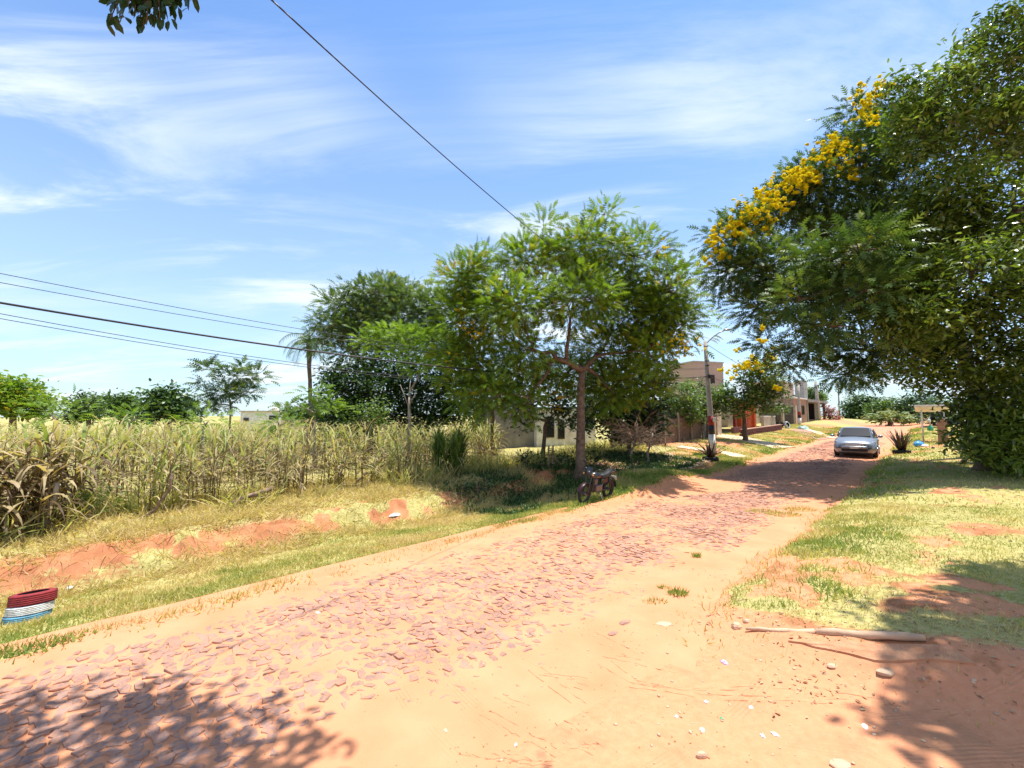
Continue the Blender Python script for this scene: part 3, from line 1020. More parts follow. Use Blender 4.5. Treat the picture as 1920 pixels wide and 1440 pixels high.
def crown_mesh(lobes, dens, clump, per, size, tpl, tint0, tint_sd, orient, root, shell=.45, flat=1.0, droop=0.0, sizevar=.3):
    """leaves in clumps on the lobes; returns arrays and clump centres"""
    Ps = []; Ds = []; Ts = []; cl_ = []
    for c, r in lobes:
        area = (r[0] * r[1] + r[0] * r[2] + r[1] * r[2]) / 3 * 4 * math.pi
        n = max(3, int(area * dens))
        d = unit(rng.normal(0, 1, (n, 3)))
        rad = rng.uniform(shell ** 3, 1, n) ** (1 / 3)
        cen = np.array(c)[None] + d * rad[:, None] * np.array(r)[None]
        ct = tint0 + rng.normal(0, tint_sd, n) + (fbm(cen[:, 0] + 31, cen[:, 2] + cen[:, 1], .6, 2, 151) - .5) * .5
        cl_ += [(Vector(q), Vector(c)) for q in cen]
        off = rng.normal(0, 1, (n, per, 3)) * clump * np.array([1, 1, .7 * flat])
        pos = cen[:, None] + off
        if orient == 'out':      # sprays radiate from the clump centre
            dr = unit(off + d[:, None] * clump * .7 + np.array([0, 0, .25 * clump]) + rng.normal(0, .3 * clump, off.shape))
            dr[..., 2] -= droop
        else:
            dr = unit(rng.normal(0, 1, off.shape) * np.array([1, 1, .5])); dr[..., 2] -= droop
        Ps.append(pos.reshape(-1, 3)); Ds.append(dr.reshape(-1, 3))
        Ts.append((ct[:, None] + rng.normal(0, .12, (n, per))).ravel())
    Ps = np.concatenate(Ps); Ds = np.concatenate(Ds); Ts = np.clip(np.concatenate(Ts), 0, 1)
    n = len(Ps)
    upv = unit(np.stack([rng.normal(0, .55, n), rng.normal(0, .55, n), np.ones(n)], -1))
    Rm = frames(Ds, upv)
    sz = size * rng.uniform(1 - sizevar, 1 + sizevar, n)
    V, F, T = scatter(tpl[0], tpl[1], Ps, Rm, sz, Ts)
    return V, F, T, cl_


def tree(name, label, base, lobes, tr=.2, fork=None, matl=None, bark=M_BARK, dens=1.2, clump=.35, per=14, size=.3, tpl=None, tint0=.4, tsd=.15,
         orient='out', shell=.45, flowers=None, droop=0.0, group=None, twigs=1, cat='tree', limb_r=.6, fork_frac=.3, sub='crown', lean=None, flat=1.0):
    base = Vector(base)
    root = thing(name, label, cat, base, 0, group)
    L_ = [(Vector(c) - base, r) for c, r in lobes]
    cm = sum((c for c, r in L_), Vector()) / len(L_)
    lo = min(c.z - r[2] for c, r in L_)
    fk = Vector(fork) - base if fork is not None else Vector((cm.x * .5, cm.y * .5, max(.4, lo + (cm.z - lo) * fork_frac)))
    mb = MB()
    tp = curve_pts((0, 0, -.15), fk, 7, (lean or (0, 0, 0)), .03, hash(name) & 7)
    mb.tube(tp, [tr * (1.45 if i == 0 else 1.12 - .42 * i / 7) for i in range(8)], 10)
    mb.build('trunk', bark, root)
    V, F, T, cl_ = crown_mesh(L_, dens, clump, per, size, tpl or T_FROND, tint0, tsd, orient, root, shell, flat, droop)
    tw = MB()
    # limbs grow from the fork; every further limb leaves the nearest one already there
    nodes = [(fk, 0.0, tr * limb_r * 1.25)]
    for i, (c, r) in enumerate(sorted(L_, key=lambda q: (q[0] - fk).length)):
        fp, fd, fr = min(nodes, key=lambda q: (q[0] - c).length + .45 * q[1] + (.6 if q[0].z > c.z + .3 else 0))
        lb = MB(); ln = (c - fp).length
        pts = curve_pts(fp, c, 6, (0, 0, .05 * ln), .07, i + 3)
        lb.tube(pts, [fr * (1 - .62 * k / 6) for k in range(7)], 6)
        lb.build('limb', bark, root)
        nodes += [(pts[k], fd + ln * k / 6, max(fr * (1 - .62 * k / 6) * .72, tr * .06)) for k in (1, 2, 3, 4, 5, 6)]
    if twigs:
        step = max(1, int(len(cl_) / (twigs * 160)))
        for i, (q, c) in enumerate(cl_[::step]):
            tw.tube(curve_pts(c.lerp(q, 0.02), q, 3, (0, 0, -.05 * (q - c).length), .08, i), [tr * .13, tr * .1, tr * .06, tr * .03], 4, False)
        tw.build('twigs', bark, root)['kind'] = 'stuff'
    npobj(sub, V, F, matl or M_MID, root, {'tint': T})
    if flowers:
        Vf = []; Ff = []; Tf = []; b0 = 0
        for (fc, fr, cnt, fs) in flowers:
            fc = Vector(fc) - base
            p = np.array(fc)[None] + rng.normal(0, 1, (cnt, 3)) * np.array(fr)[None] * .5
            d = unit(rng.normal(0, .6, (cnt, 3)) + np.array([0, 0, .3]))
            Rm = frames(d, unit(rng.normal(0, 1, (cnt, 3))))
            v, f, t_ = scatter(T_FLOWER[0], T_FLOWER[1], p, Rm, fs * rng.uniform(.6, 1.3, cnt), rng.uniform(0, 1, cnt))
            Vf.append(v); Ff.append(f + b0); Tf.append(t_); b0 += len(v)
        npobj('blossom', np.concatenate(Vf), np.concatenate(Ff), M_FLOW, root, {'tint': np.concatenate(Tf)})
    return root


def fl(lst, Y, cnt=60, fs=.11):
    res = []
    for q in lst:
        dY = q[4] if len(q) > 4 else 0
        k = (Y + dY) / 800
        tot_ = int(cnt * q[2] * q[3] / 200) + 4
        nh = max(1, int(q[2] * q[3] / 9))
        for j in range(nh):
            hx, hy = q[0] + random.gauss(0, q[2] * .7), q[1] + random.gauss(0, q[3] * .75)
            rr = random.uniform(1.4, 3.6) * k * (1 if nh > 1 else 1.5)
            res.append((P(hx, hy, Y + dY + random.gauss(0, .4)), (rr * 1.1, rr, rr * .9), max(4, int(tot_ / nh * random.uniform(.4, 1.3))), fs))
    return res


# the big tree beside the motorcycle
YM = 15.0
b_ = G(1085, 884); b_ = Vector(P(1085, 884, YM)[:]); b_.z = gz(b_.x, b_.y)
tree('tall_feathery_tree', 'tall spreading tree with yellowish feathery leaves behind the parked motorcycle', b_,
     lobes_px([(890, 520, 55, 50, .5), (985, 490, 62, 40), (1110, 462, 60, 45), (1190, 480, 55, 50, .6), (1255, 545, 48, 55), (1185, 585, 75, 50, 1), (1075, 560, 70, 50, -1),
               (965, 570, 70, 48, -1), (865, 600, 48, 60), (850, 680, 34, 44), (1000, 655, 60, 36, -.8), (1130, 655, 60, 34, 1), (1215, 660, 45, 40), (900, 685, 42, 38), (930, 745, 34, 30, -1), (885, 740, 34, 30), (1150, 740, 50, 26, 1), (1225, 715, 40, 28, 1),
               (1020, 428, 14, 22), (1135, 402, 18, 24), (1060, 500, 50, 40, 2), (860, 540, 25, 40), (1280, 610, 28, 36), (985, 760, 34, 26, -.5), (1160, 710, 60, 34, 1.5), (1060, 700, 60, 34, 2), (1230, 600, 60, 60, 1.5), (960, 700, 60, 36, 1), (1130, 540, 70, 50, 2), (930, 610, 60, 50, 1.5)], YM, 1.0),
     .17, P(1092, 695, YM), M_MAIN, M_BARK, 2.9, .27, 20, .34, T_FROND, .36, .2, shell=.3,
     flowers=fl([(970, 505, 18, 8), (1080, 440, 20, 8), (1240, 470, 12, 12), (868, 580, 12, 30), (850, 660, 12, 25), (1265, 640, 25, 16), (1280, 655, 18, 14), (890, 620, 20, 20)], YM, 4, .07),
     droop=.05, twigs=1.5, limb_r=.6)

# grey green tree behind it
YG = 27
tree('grey_green_tree', 'airy grey green tree with pale tips behind the dark trees', G(700, 800) * 0 + Vector((P(700, 790, YG).x, YG, gz(P(700, 790, YG).x, YG))),
     lobes_px([(700, 550, 55, 26), (735, 560, 50, 34, 1), (640, 575, 40, 22), (620, 610, 34, 20, -1), (670, 620, 50, 26), (770, 590, 50, 40), (810, 570, 40, 26), (720, 640, 50, 28), (655, 655, 34, 20, 1), (600, 640, 20, 14), (690, 590, 60, 30, 2), (800, 640, 50, 36)], YG),
     .22, P(690, 700, YG), M_GREY, M_BARKG, 1.9, .42, 19, .46, T_FROND, .5, .18, shell=.3, twigs=1, limb_r=.55)
# dark trees below
tree('dark_tree', 'dense dark green tree right of the palm', Vector((P(665, 790, 25).x, 25, gz(P(665, 790, 25).x, 25))),
     lobes_px([(665, 715, 55, 42), (640, 750, 42, 42), (710, 740, 45, 45), (690, 690, 35, 22), (630, 785, 40, 26), (680, 780, 50, 30), (735, 700, 40, 36), (620, 705, 24, 26)], 25), .2, None, M_DARK, M_BARK, 2.3, .3, 28, .24, T_OVAL, .45, .2, 'rand')
tree('dark_tree', 'dense dark tree between the cane and the pale bare sapling', Vector((P(790, 790, 27).x, 27, gz(P(790, 790, 27).x, 27))),
     lobes_px([(770, 720, 50, 48), (820, 740, 48, 48), (745, 770, 40, 35), (860, 700, 40, 50), (840, 640, 40, 40), (800, 780, 60, 30), (870, 770, 40, 34), (900, 720, 40, 40)], 27), .2, None, M_DARK, M_BARK, 2.3, .3, 28, .25, T_OVAL, .4, .2, 'rand')
tree('pale_leaved_tree', 'bluish pale green tree left of the grey cottage wall', Vector((P(925, 790, 22).x, 22, gz(P(925, 790, 22).x, 22))),
     lobes_px([(925, 720, 34, 34), (955, 740, 30, 30), (900, 760, 34, 28), (880, 730, 30, 30), (950, 700, 26, 26)], 22), .12, None, M_MID, M_BARK, 1.5, .26, 22, .22, T_OVAL, .62, .2, 'rand')
tree('round_bush', 'round light green bush above the cane', Vector((P(695, 800, 22).x, 22, gz(P(695, 800, 22).x, 22))),
     lobes_px([(695, 768, 30, 24), (675, 785, 22, 18), (715, 780, 22, 20)], 22), .07, None, M_MID, M_BARK, 2.4, .2, 22, .16, T_OVAL, .72, .18, 'rand', cat='bush')
tree('young_tree', 'lime green young tree with flat feathery top behind the cable', Vector((P(766, 860, 19).x, 19, gz(P(766, 860, 19).x, 19))),
     lobes_px([(730, 625, 24, 12), (770, 635, 34, 14), (820, 640, 36, 16), (690, 640, 28, 12), (840, 670, 28, 14), (760, 665, 30, 12), (795, 690, 34, 14)], 19), .07,
     P(768, 735, 19), M_LIME, M_BARKG, 2.6, .26, 18, .38, T_FROND, .5, .2, shell=.2, flat=.6, limb_r=.6)

for (px, py, rx, ry, lb) in [(185, 948, 44, 20, 'low feathery green weed at the foot of the cane right of the withered clumps'), (480, 880, 26, 14, 'low green weed behind the fallen log')]:
    b = G(px, py + ry * .8)
    tree('weed', lb, b, [(Vector((b.x, b.y, b.z + ry * b.y / 800)), (rx * b.y / 800, .4, ry * b.y / 800))], .01, None, M_MID, M_BARKG, 14, .1, 12, .16, T_FROND, .75, .15, cat='weed', twigs=.2)

# cottage side shrubs under the big tree
tree('shade_tree', 'low dark tree hanging over the white cottage wall', Vector((P(1015, 850, 19).x, 19, gz(P(1015, 850, 19).x, 19))),
     lobes_px([(1030, 720, 45, 35), (990, 760, 26, 22), (1070, 740, 40, 30), (1130, 720, 40, 35), (1040, 775, 34, 22), (985, 785, 20, 20), (960, 740, 24, 20), (1075, 780, 34, 22)], 19), .1, None, M_DARK, M_BARK, 2.6, .25, 22, .22, T_OVAL, .45, .2, 'rand')
tree('shade_tree', 'dark bushy tree behind the bare brown thicket', Vector((P(1180, 840, 21).x, 21, gz(P(1180, 840, 21).x, 21))),
     lobes_px([(1150, 770, 30, 40), (1190, 720, 45, 40), (1225, 745, 28, 45), (1180, 780, 35, 40), (1215, 700, 35, 35), (1100, 790, 24, 24), (1160, 800, 40, 30), (1210, 800, 30, 34), (1130, 760, 40, 40), (1230, 780, 22, 34)], 21), .12, None, M_DARK, M_BARK, 2.6, .28, 26, .24, T_OVAL, .4, .2, 'rand')

# hedge trees by the fence and street tree with yellow blossom
tree('hedge_tree', 'bright green clipped tree left of the utility pole', Vector((P(1275, 815, 29).x, 29, gz(P(1275, 815, 29).x, 29))),
     lobes_px([(1272, 745, 30, 28), (1252, 762, 22, 24), (1295, 750, 26, 30), (1300, 775, 26, 18)], 29), .12, None, M_MID, M_BARK, 2.2, .25, 22, .24, T_OVAL, .6, .2, 'rand')
tree('hedge_tree', 'dark green tree behind the utility pole', Vector((P(1325, 815, 31).x, 31, gz(P(1325, 815, 31).x, 31))),
     lobes_px([(1320, 755, 24, 28), (1345, 752, 22, 26), (1310, 778, 20, 14), (1350, 735, 18, 18), (1300, 728, 24, 18, 2), (1362, 770, 18, 16)], 31), .12, None, M_MID, M_BARK, 2.2, .25, 22, .24, T_OVAL, .45, .2, 'rand')
tb = P(1396, 822, 30); tb.z = gz(tb.x, tb.y)
tree('street_tree', 'small round street tree with yellow blossom before the orange house', tb,
     lobes_px([(1395, 735, 34, 26), (1430, 715, 34, 30), (1450, 735, 28, 24), (1372, 745, 24, 20), (1420, 750, 40, 16), (1385, 768, 26, 13), (1428, 764, 34, 12), (1400, 700, 26, 20), (1440, 690, 24, 20)], 29.5), .16, P(1396, 765, 30), M_YT, M_BARK, 2.1, .27, 22, .26, T_OVAL, .55, .2, 'rand',
     flowers=fl([(1413, 680, 14, 14), (1398, 688, 10, 8), (1440, 675, 12, 12), (1450, 668, 6, 10), (1366, 704, 6, 8), (1350, 694, 6, 4), (1384, 694, 8, 8), (1455, 727, 9, 5), (1384, 651, 6, 5)], 28.4, 420, .13))
bo = P(1462, 800, 44); bo.z = gz(bo.x, bo.y)
tree('topiary_tree', 'small trimmed tree with dome crown before the grey grille', bo,
     lobes_px([(1462, 766, 13, 8), (1453, 770, 8, 6), (1470, 768, 9, 7)], 44), .1, None, M_MID, M_BARK, 2.6, .22, 20, .2, T_OVAL, .7, .15, 'rand')

# the great flowering tree over the road
YY = 18.5
tb = P(1885, 850, 18.5); tb.z = gz(tb.x, tb.y)
tree('flowering_tree', 'great overhanging tree covered in yellow blossom shading the road and car', tb,
     lobes_px([(1385, 445, 45, 42), (1365, 505, 42, 34), (1450, 395, 50, 42, 1), (1530, 350, 58, 50), (1610, 300, 58, 55), (1690, 240, 60, 60), (1440, 500, 58, 45, -1), (1540, 440, 60, 50, 1.5),
               (1490, 560, 58, 36, -1), (1420, 575, 48, 30, 1), (1590, 560, 62, 44, -2), (1540, 650, 50, 26, 1), (1640, 660, 55, 34), (1680, 500, 65, 70, -1), (1605, 205, 24, 22), (1620, 420, 60, 40, 2.5),
               (1570, 500, 50, 36, -3), (1430, 640, 20, 16, 1), (1470, 680, 30, 18, 2), (1590, 700, 40, 18, 2), (1680, 380, 60, 60), (1560, 485, 60, 26, -4), (1500, 560, 46, 20, -4), (1620, 545, 55, 30, -5), (1560, 610, 55, 24, -4.5), (1610, 470, 60, 30, -5)], YY),
     .34, P(1790, 620, 18.5), M_YT, M_BARK, 2.6, .36, 19, .44, T_FROND, .42, .2, shell=.35, limb_r=.6, twigs=1.5,
     flowers=fl([(1340, 450, 16, 14), (1370, 425, 22, 14), (1400, 400, 22, 14), (1440, 370, 26, 14), (1480, 345, 24, 14), (1500, 325, 24, 12), (1545, 290, 24, 14), (1575, 275, 22, 12), (1590, 320, 20, 12), (1640, 180, 22, 16), (1620, 200, 14, 10),
                 (1350, 475, 14, 10), (1395, 440, 16, 12), (1440, 425, 10, 10), (1660, 160, 14, 8), (1560, 255, 10, 8), (1320, 492, 8, 5), (1460, 385, 20, 10), (1530, 330, 20, 10)], YY - 1.0, 520, .085)
     + fl([(1425, 392, 32, 14), (1500, 335, 32, 14), (1570, 285, 30, 14), (1625, 215, 22, 16)], YY - 1.4, 40, .08)
     + fl([(1608, 458, 12, 10), (1586, 478, 8, 8), (1482, 545, 6, 5), (1540, 470, 6, 5), (1432, 615, 5, 5), (1433, 638, 7, 6), (1640, 225, 10, 8)], YY - 4, 120, .10), droop=.08)

# the dense glossy tree on the right edge
YD = 14.5
tb = P(1850, 880, 14.5); tb.z = gz(tb.x, tb.y)
lobD = lobes_px([(1870, 110, 60, 60), (1760, 180, 60, 50), (1850, 250, 75, 70), (1720, 250, 50, 50), (1900, 400, 80, 90, -1), (1780, 370, 70, 70), (1710, 520, 45, 45), (1720, 610, 62, 40, -1.2), (1820, 520, 80, 75, -1.5), (1830, 670, 78, 66, -.5),
                 (1730, 690, 48, 34), (1930, 600, 80, 90, -2), (1920, 770, 85, 75, -.5), (1850, 770, 45, 42), (1665, 610, 30, 24, -1), (1990, 200, 90, 120), (2050, 450, 100, 150), (2050, 720, 100, 110), (1690, 160, 18, 24), (1830, 60, 18, 22), (1900, 40, 40, 40), (1860, 830, 50, 30, -1), (1900, 840, 60, 40, -1.5), (1860, 800, 45, 40, -1), (1990, 860, 80, 60, -1), (1700, 560, 70, 60, 1), (1750, 450, 80, 80, 1), (1740, 620, 70, 60, 1.5)], YD)
tD = tree('dense_glossy_tree', 'dense broadleaf tree with glossy leaves filling the right edge', tb, lobD, .3, None, M_MANGO, M_BARK, 3.6, .30, 40, .235, T_LANCE, .42, .2, 'rand', shell=.62, droop=.25, twigs=1, limb_r=.6)
# the single leaves that stand out on its near side
lm = npmesh('leaf', T_LANCE[0], T_LANCE[1], M_MANGO, {'tint': np.full(6, .95)})
for i in range(300):
    c, r = lobD[random.choice([1, 2, 3, 5, 6, 7, 8, 9, 10, 11, 12, 13, 14])]
    d = Vector((random.gauss(-.35, .6), random.gauss(-.9, .4), random.gauss(.25, .6))).normalized()
    p = Vector((d.x * r[0], d.y * r[1], d.z * r[2])) * random.uniform(1.0, 1.12) + c - tb
    o = link('leaf', lm, tD, p, (random.uniform(-.9, .9), random.uniform(.1, 1.0), random.uniform(0, 6.28)))
    o.scale = [random.uniform(.2, .3)] * 3

# low shrub at its foot
tree('shrub', 'leafy low shrub at the foot of the dense right tree', Vector((P(1790, 860, 16.5).x, 16.5, gz(P(1790, 860, 16.5).x, 16.5))),
     lobes_px([(1825, 822, 26, 26), (1850, 830, 32, 26), (1890, 840, 40, 26)], 16.5), .08, None, M_DARK, M_BARK, 2.4, .25, 24, .2, T_OVAL, .5, .2, 'rand', cat='bush')

# far trees at the end of the road
def far_tree(px, py, rx, ry, Y, label, m=M_MID, t0=.4, name='far_tree', extra=(), **kw):
    b = P(px, 800, Y); b.z = gz(b.x, b.y)
    return tree(name, label, b, lobes_px([(px, py, rx, ry)] + list(extra), Y), .25, None, m, M_BARK, kw.get('dens', 1.5), .45, 24, .44, T_OVAL, t0, .2, 'rand', twigs=.3)


far_tree(1612, 765, 26, 24, 75, 'broad dark tree at the end of the road behind the car', M_DARK, .6, extra=[(1595, 775, 18, 16), (1632, 762, 18, 18)])
far_tree(1655, 770, 28, 18, 70, 'mid green tree right of the road end', M_MID, .45, extra=[(1680, 765, 22, 20), (1640, 775, 20, 14)])
far_tree(1705, 770, 26, 20, 62, 'dark tree behind the small white roofed shelter', M_DARK, .5, extra=[(1730, 760, 26, 26)])
far_tree(1525, 745, 20, 18, 85, 'tree rising above the flat roofed garage', M_MID, .5, extra=[(1510, 740, 14, 14)])
far_tree(1668, 783, 22, 7, 52, 'low pale hedge along the far road edge', M_GREY, .75, 'hedge', extra=[(1700, 786, 22, 6), (1640, 786, 14, 5)])
far_tree(1770, 775, 30, 26, 45, 'dark tree right of the shelter', M_DARK, .4, extra=[(1810, 780, 36, 30)])
# background left
far_tree(25, 742, 48, 32, 34, 'yellow tinged tree at the left edge', M_MAIN, .55, 'background_tree', extra=[(70, 760, 26, 24), (-20, 740, 40, 34)], dens=2.0)
far_tree(165, 762, 34, 22, 50, 'grey green rounded tree second from the left edge', M_GREY, .4, 'background_tree', extra=[(190, 752, 16, 12), (150, 780, 24, 12)], dens=2.0)
far_tree(225, 765, 26, 24, 46, 'rounded tree left of the dark background tree', M_MID, .35, 'background_tree', extra=[(245, 755, 12, 14)], dens=2.0)
far_tree(320, 755, 34, 28, 40, 'dark rounded background tree left of the feathery sapling', M_DARK, .6, 'background_tree', extra=[(295, 750, 18, 20), (340, 770, 22, 24), (280, 775, 24, 18)], dens=2.0)
far_tree(520, 784, 34, 8, 60, 'low distant tree line before the white house', M_MID, .55, 'background_tree', extra=[(550, 778, 26, 10)])
far_tree(575, 775, 40, 18, 42, 'dark low tree at the foot of the palm', M_DARK, .55, 'background_tree', extra=[(620, 770, 36, 24)])
for (px, py, rx, ry, Y, lb, m, t0) in [
        (95, 775, 38, 18, 15, 'feathery light green shrub rising from the cane at far left', M_LIME, .3),
        (378, 786, 18, 20, 14, 'bright upright feathery sprig among the cane tops', M_LIME, .5),
        (520, 790, 18, 9, 15, 'small lime sprig in the cane below the white house', M_LIME, .3),
        (235, 782, 36, 13, 16, 'low feathery shrub among the cane tops', M_LIME, .25)]:
    b = P(px, 830, Y); b.z = gz(b.x, b.y)
    tree('feathery_shrub', lb, b, lobes_px([(px, py, rx, ry), (px + rx * .7, py + 4, rx * .6, ry * .8)], Y), .05, None, m, M_BARKG, 2.0, .25, 14, .3, T_FROND, t0, .15, cat='shrub')

# feathery saplings over the field
b = P(430, 850, 18); b.z = gz(b.x, b.y)
tree('feathery_sapling', 'slim airy sapling with feathery tiers above the cane', b,
     lobes_px([(400, 690, 20, 9), (440, 705, 32, 12), (425, 735, 34, 12), (480, 705, 16, 12), (465, 735, 24, 10), (385, 715, 16, 7), (400, 760, 30, 9), (455, 690, 14, 7)], 18), .05, P(432, 760, 18), M_GREY, M_BARKG, 4.0, .18, 14, .38, T_FROND, .35, .15, shell=.1, flat=.5, limb_r=.6)
b = P(590, 840, 17); b.z = gz(b.x, b.y)
tree('feathery_sapling', 'young feathery tree before the palm trunk', b,
     lobes_px([(592, 738, 20, 8), (605, 755, 28, 8), (570, 765, 28, 8), (545, 765, 18, 6), (620, 770, 22, 7)], 17), .05, P(590, 775, 17), M_LIME, M_BARKG, 2.4, .18, 12, .38, T_FROND, .25, .15, shell=.1, flat=.5, limb_r=.6)


# ------------------------------------------------------------------ the palm
def palm():
    Yp = 32
    b = P(586, 800, Yp); b.z = gz(b.x, b.y)
    top = P(580, 640, Yp) - b
    root = thing('palm_tree', 'slim palm with drooping fronds standing against the sky', 'palm', b)
    MB().tube(curve_pts((0, 0, -.1), top, 8, (0, 0, 0), .01, 2), [.22, .17, .16, .15, .15, .14, .15, .19, .22], 9).build('trunk', M_BARK, root)
    for i in range(22):
        az = i * 2.4; el = random.uniform(-.3, 1.3)
        ln = random.uniform(1.8, 2.7)
        v = []; f = []
        p = Vector(top) + Vector((0, 0, .1)); d = Vector((math.cos(az) * math.cos(el), math.sin(az) * math.cos(el), math.sin(el)))
        pts = [p.copy()]
        for k in range(9):
            p = p + d * ln / 9; d = (d + Vector((0, 0, -.26))).normalized(); pts.append(p.copy())
        mb = MB(); mb.tube(pts, [.03 * (1 - k / 11) for k in range(10)], 4, False)
        for k in range(1, 10):
            ax_ = (pts[k] - pts[k - 1]).normalized(); sd_ = ax_.cross(Vector((0, 0, 1))); sd_ = sd_.normalized() if sd_.length > .1 else Vector((1, 0, 0))
            for sg in (-1, 1):
                for uu in (0, .5):
                    q = pts[k - 1].lerp(pts[k], uu); tip = q + sd_ * sg * .28 + ax_ * .22 + Vector((0, 0, -.34 + random.uniform(-.1, .1)))
                    mb._add([tuple(q), tuple(q + ax_ * .06), tuple(tip)], [(0, 1, 2)])
        me = mb.mesh('frond', M_DARK)
        at = me.attributes.new('tint', 'FLOAT', 'POINT'); at.data.foreach_set('value', np.full(len(me.vertices), random.uniform(.5, .9), dtype=np.float32))
        link('frond', me, root)


palm()

# ------------------------------------------------------------------ near trees whose crowns hang over the camera
# trunk behind the viewpoint; its twigs dip into the top left of the view
def near_left():
    b = Vector((-3.6, -3.2, gz(-3.6, -3.2)))
    lobes = [(Vector((-3.2, 3.4, 8.3)), (1.1, .8, .5)), (Vector((-2.0, 3.3, 8.1)), (.8, .55, .4)), (Vector((-4.6, 3.3, 8.6)), (1.0, .8, .5)), (Vector((-2.6, 2.2, 8.8)), (1.3, 1.0, .6)),
             (Vector((-4.5, 1.5, 9)), (1.5, 1.2, .8)), (Vector((-1.0, 2.6, 7.6)), (.4, .35, .2)), (Vector((-.1, 2.75, 7.4)), (.42, .28, .2)), (Vector((-3.4, -1.5, 9.5)), (2.6, 2.4, 1.2)), (Vector((-6.2, 1.5, 9)), (1.6, 1.6, .8))]
    lobes = [(c + Vector((1.3, .55, .15)), (r[0], r[1], r[2])) for c, r in lobes]
    t = tree('overhanging_tree', 'tree above the viewpoint whose dark twigs dip into the top left sky', b, lobes, .25, (-3.3, -2.2, 5.0), M_DARK, M_BARK, 4.0, .18, 26, .16, T_OVAL, .5, .2, 'rand', shell=.1, twigs=1, limb_r=.4)
    # hanging twig: leaves are parts
    me = npmesh('leaf', T_OVAL[0] * np.array([1, .95, 1]), T_OVAL[1], M_DARK, {'tint': np.full(6, .25)})
    Yn = 4.1
    anchor = Vector((-3.4, 4.0, 8.2))
    tips = [(205, 40), (225, 42), (250, 30), (275, 46), (262, 40), (300, 35), (240, 10), (285, 15), (318, 20), (330, -6), (358, -6), (215, -5), (268, 48), (290, 40), (320, 12), (372, -8)]
    tw = MB()
    for i, (a, c) in enumerate(tips):
        p = P(a, c, Yn + random.uniform(-.15, .15))
        q0 = anchor + Vector((random.uniform(-.1, .3), 0, 0)); m0 = P(280 + (a - 270) * .4, -60, Yn)
        pts = [q0 - b, m0 - b, (m0.lerp(p, .5) + Vector((.0, .0, .05))) - b, p - b]
        tw.tube(pts, [.02, .012, .007, .004], 5, False)
        for k in range(15):
            u = random.uniform(.2, 1.0)
            c0 = m0.lerp(p, u)
            o = link('leaf', me, t, c0 - b + Vector((random.gauss(0, .035), random.gauss(0, .04), random.gauss(0, .03))),
                     (random.uniform(-1.2, 1.2), random.uniform(.7, 1.5), random.uniform(0, 6.28)))
            o.scale = [random.uniform(.11, .17)] * 3
    tw.build('twig', M_BARK, t)


near_left()


def near_right():
    b = Vector((8.2, -1.6, gz(8.2, -1.6)))
    lobes = []
    for (sx, sy, r) in ((6.4, 5.3, .6), (5.6, 4.85, .5), (7.2, 5.5, .6), (4.6, 4.25, .5), (5.8, 4.2, .7), (4.2, 3.75, .42), (5.0, 3.5, .5), (3.55, 3.45, .28), (4.45, 3.1, .32), (3.35, 2.78, .2), (4.2, 2.65, .3),
                        (5.3, 2.8, .6), (6.6, 4.2, .8), (6.2, 3.2, .8), (7.6, 4.6, .9), (3.9, 3.1, .22), (4.8, 2.2, .5), (8, 1.5, 1.6), (9.2, 3.2, 1.4)):
        up_ = 1.6 if sy > 5 else 0
        lobes.append((Vector((sx + 1.42 + .17 * up_, sy + .8 + .09 * up_, 9.9 + up_)), (r * 1.5, r * (1.35 if sy < 5 else 1.0), .45)))
    tree('shade_tree', 'tree beside the viewpoint whose shade falls across the lower right dirt', b, lobes, .3, (7.8, -.8, 5.0), M_DARK, M_BARK, 4.4, .15, 32, .19, T_OVAL, .45, .2, 'rand', shell=.1, twigs=1, limb_r=.4)


near_right()


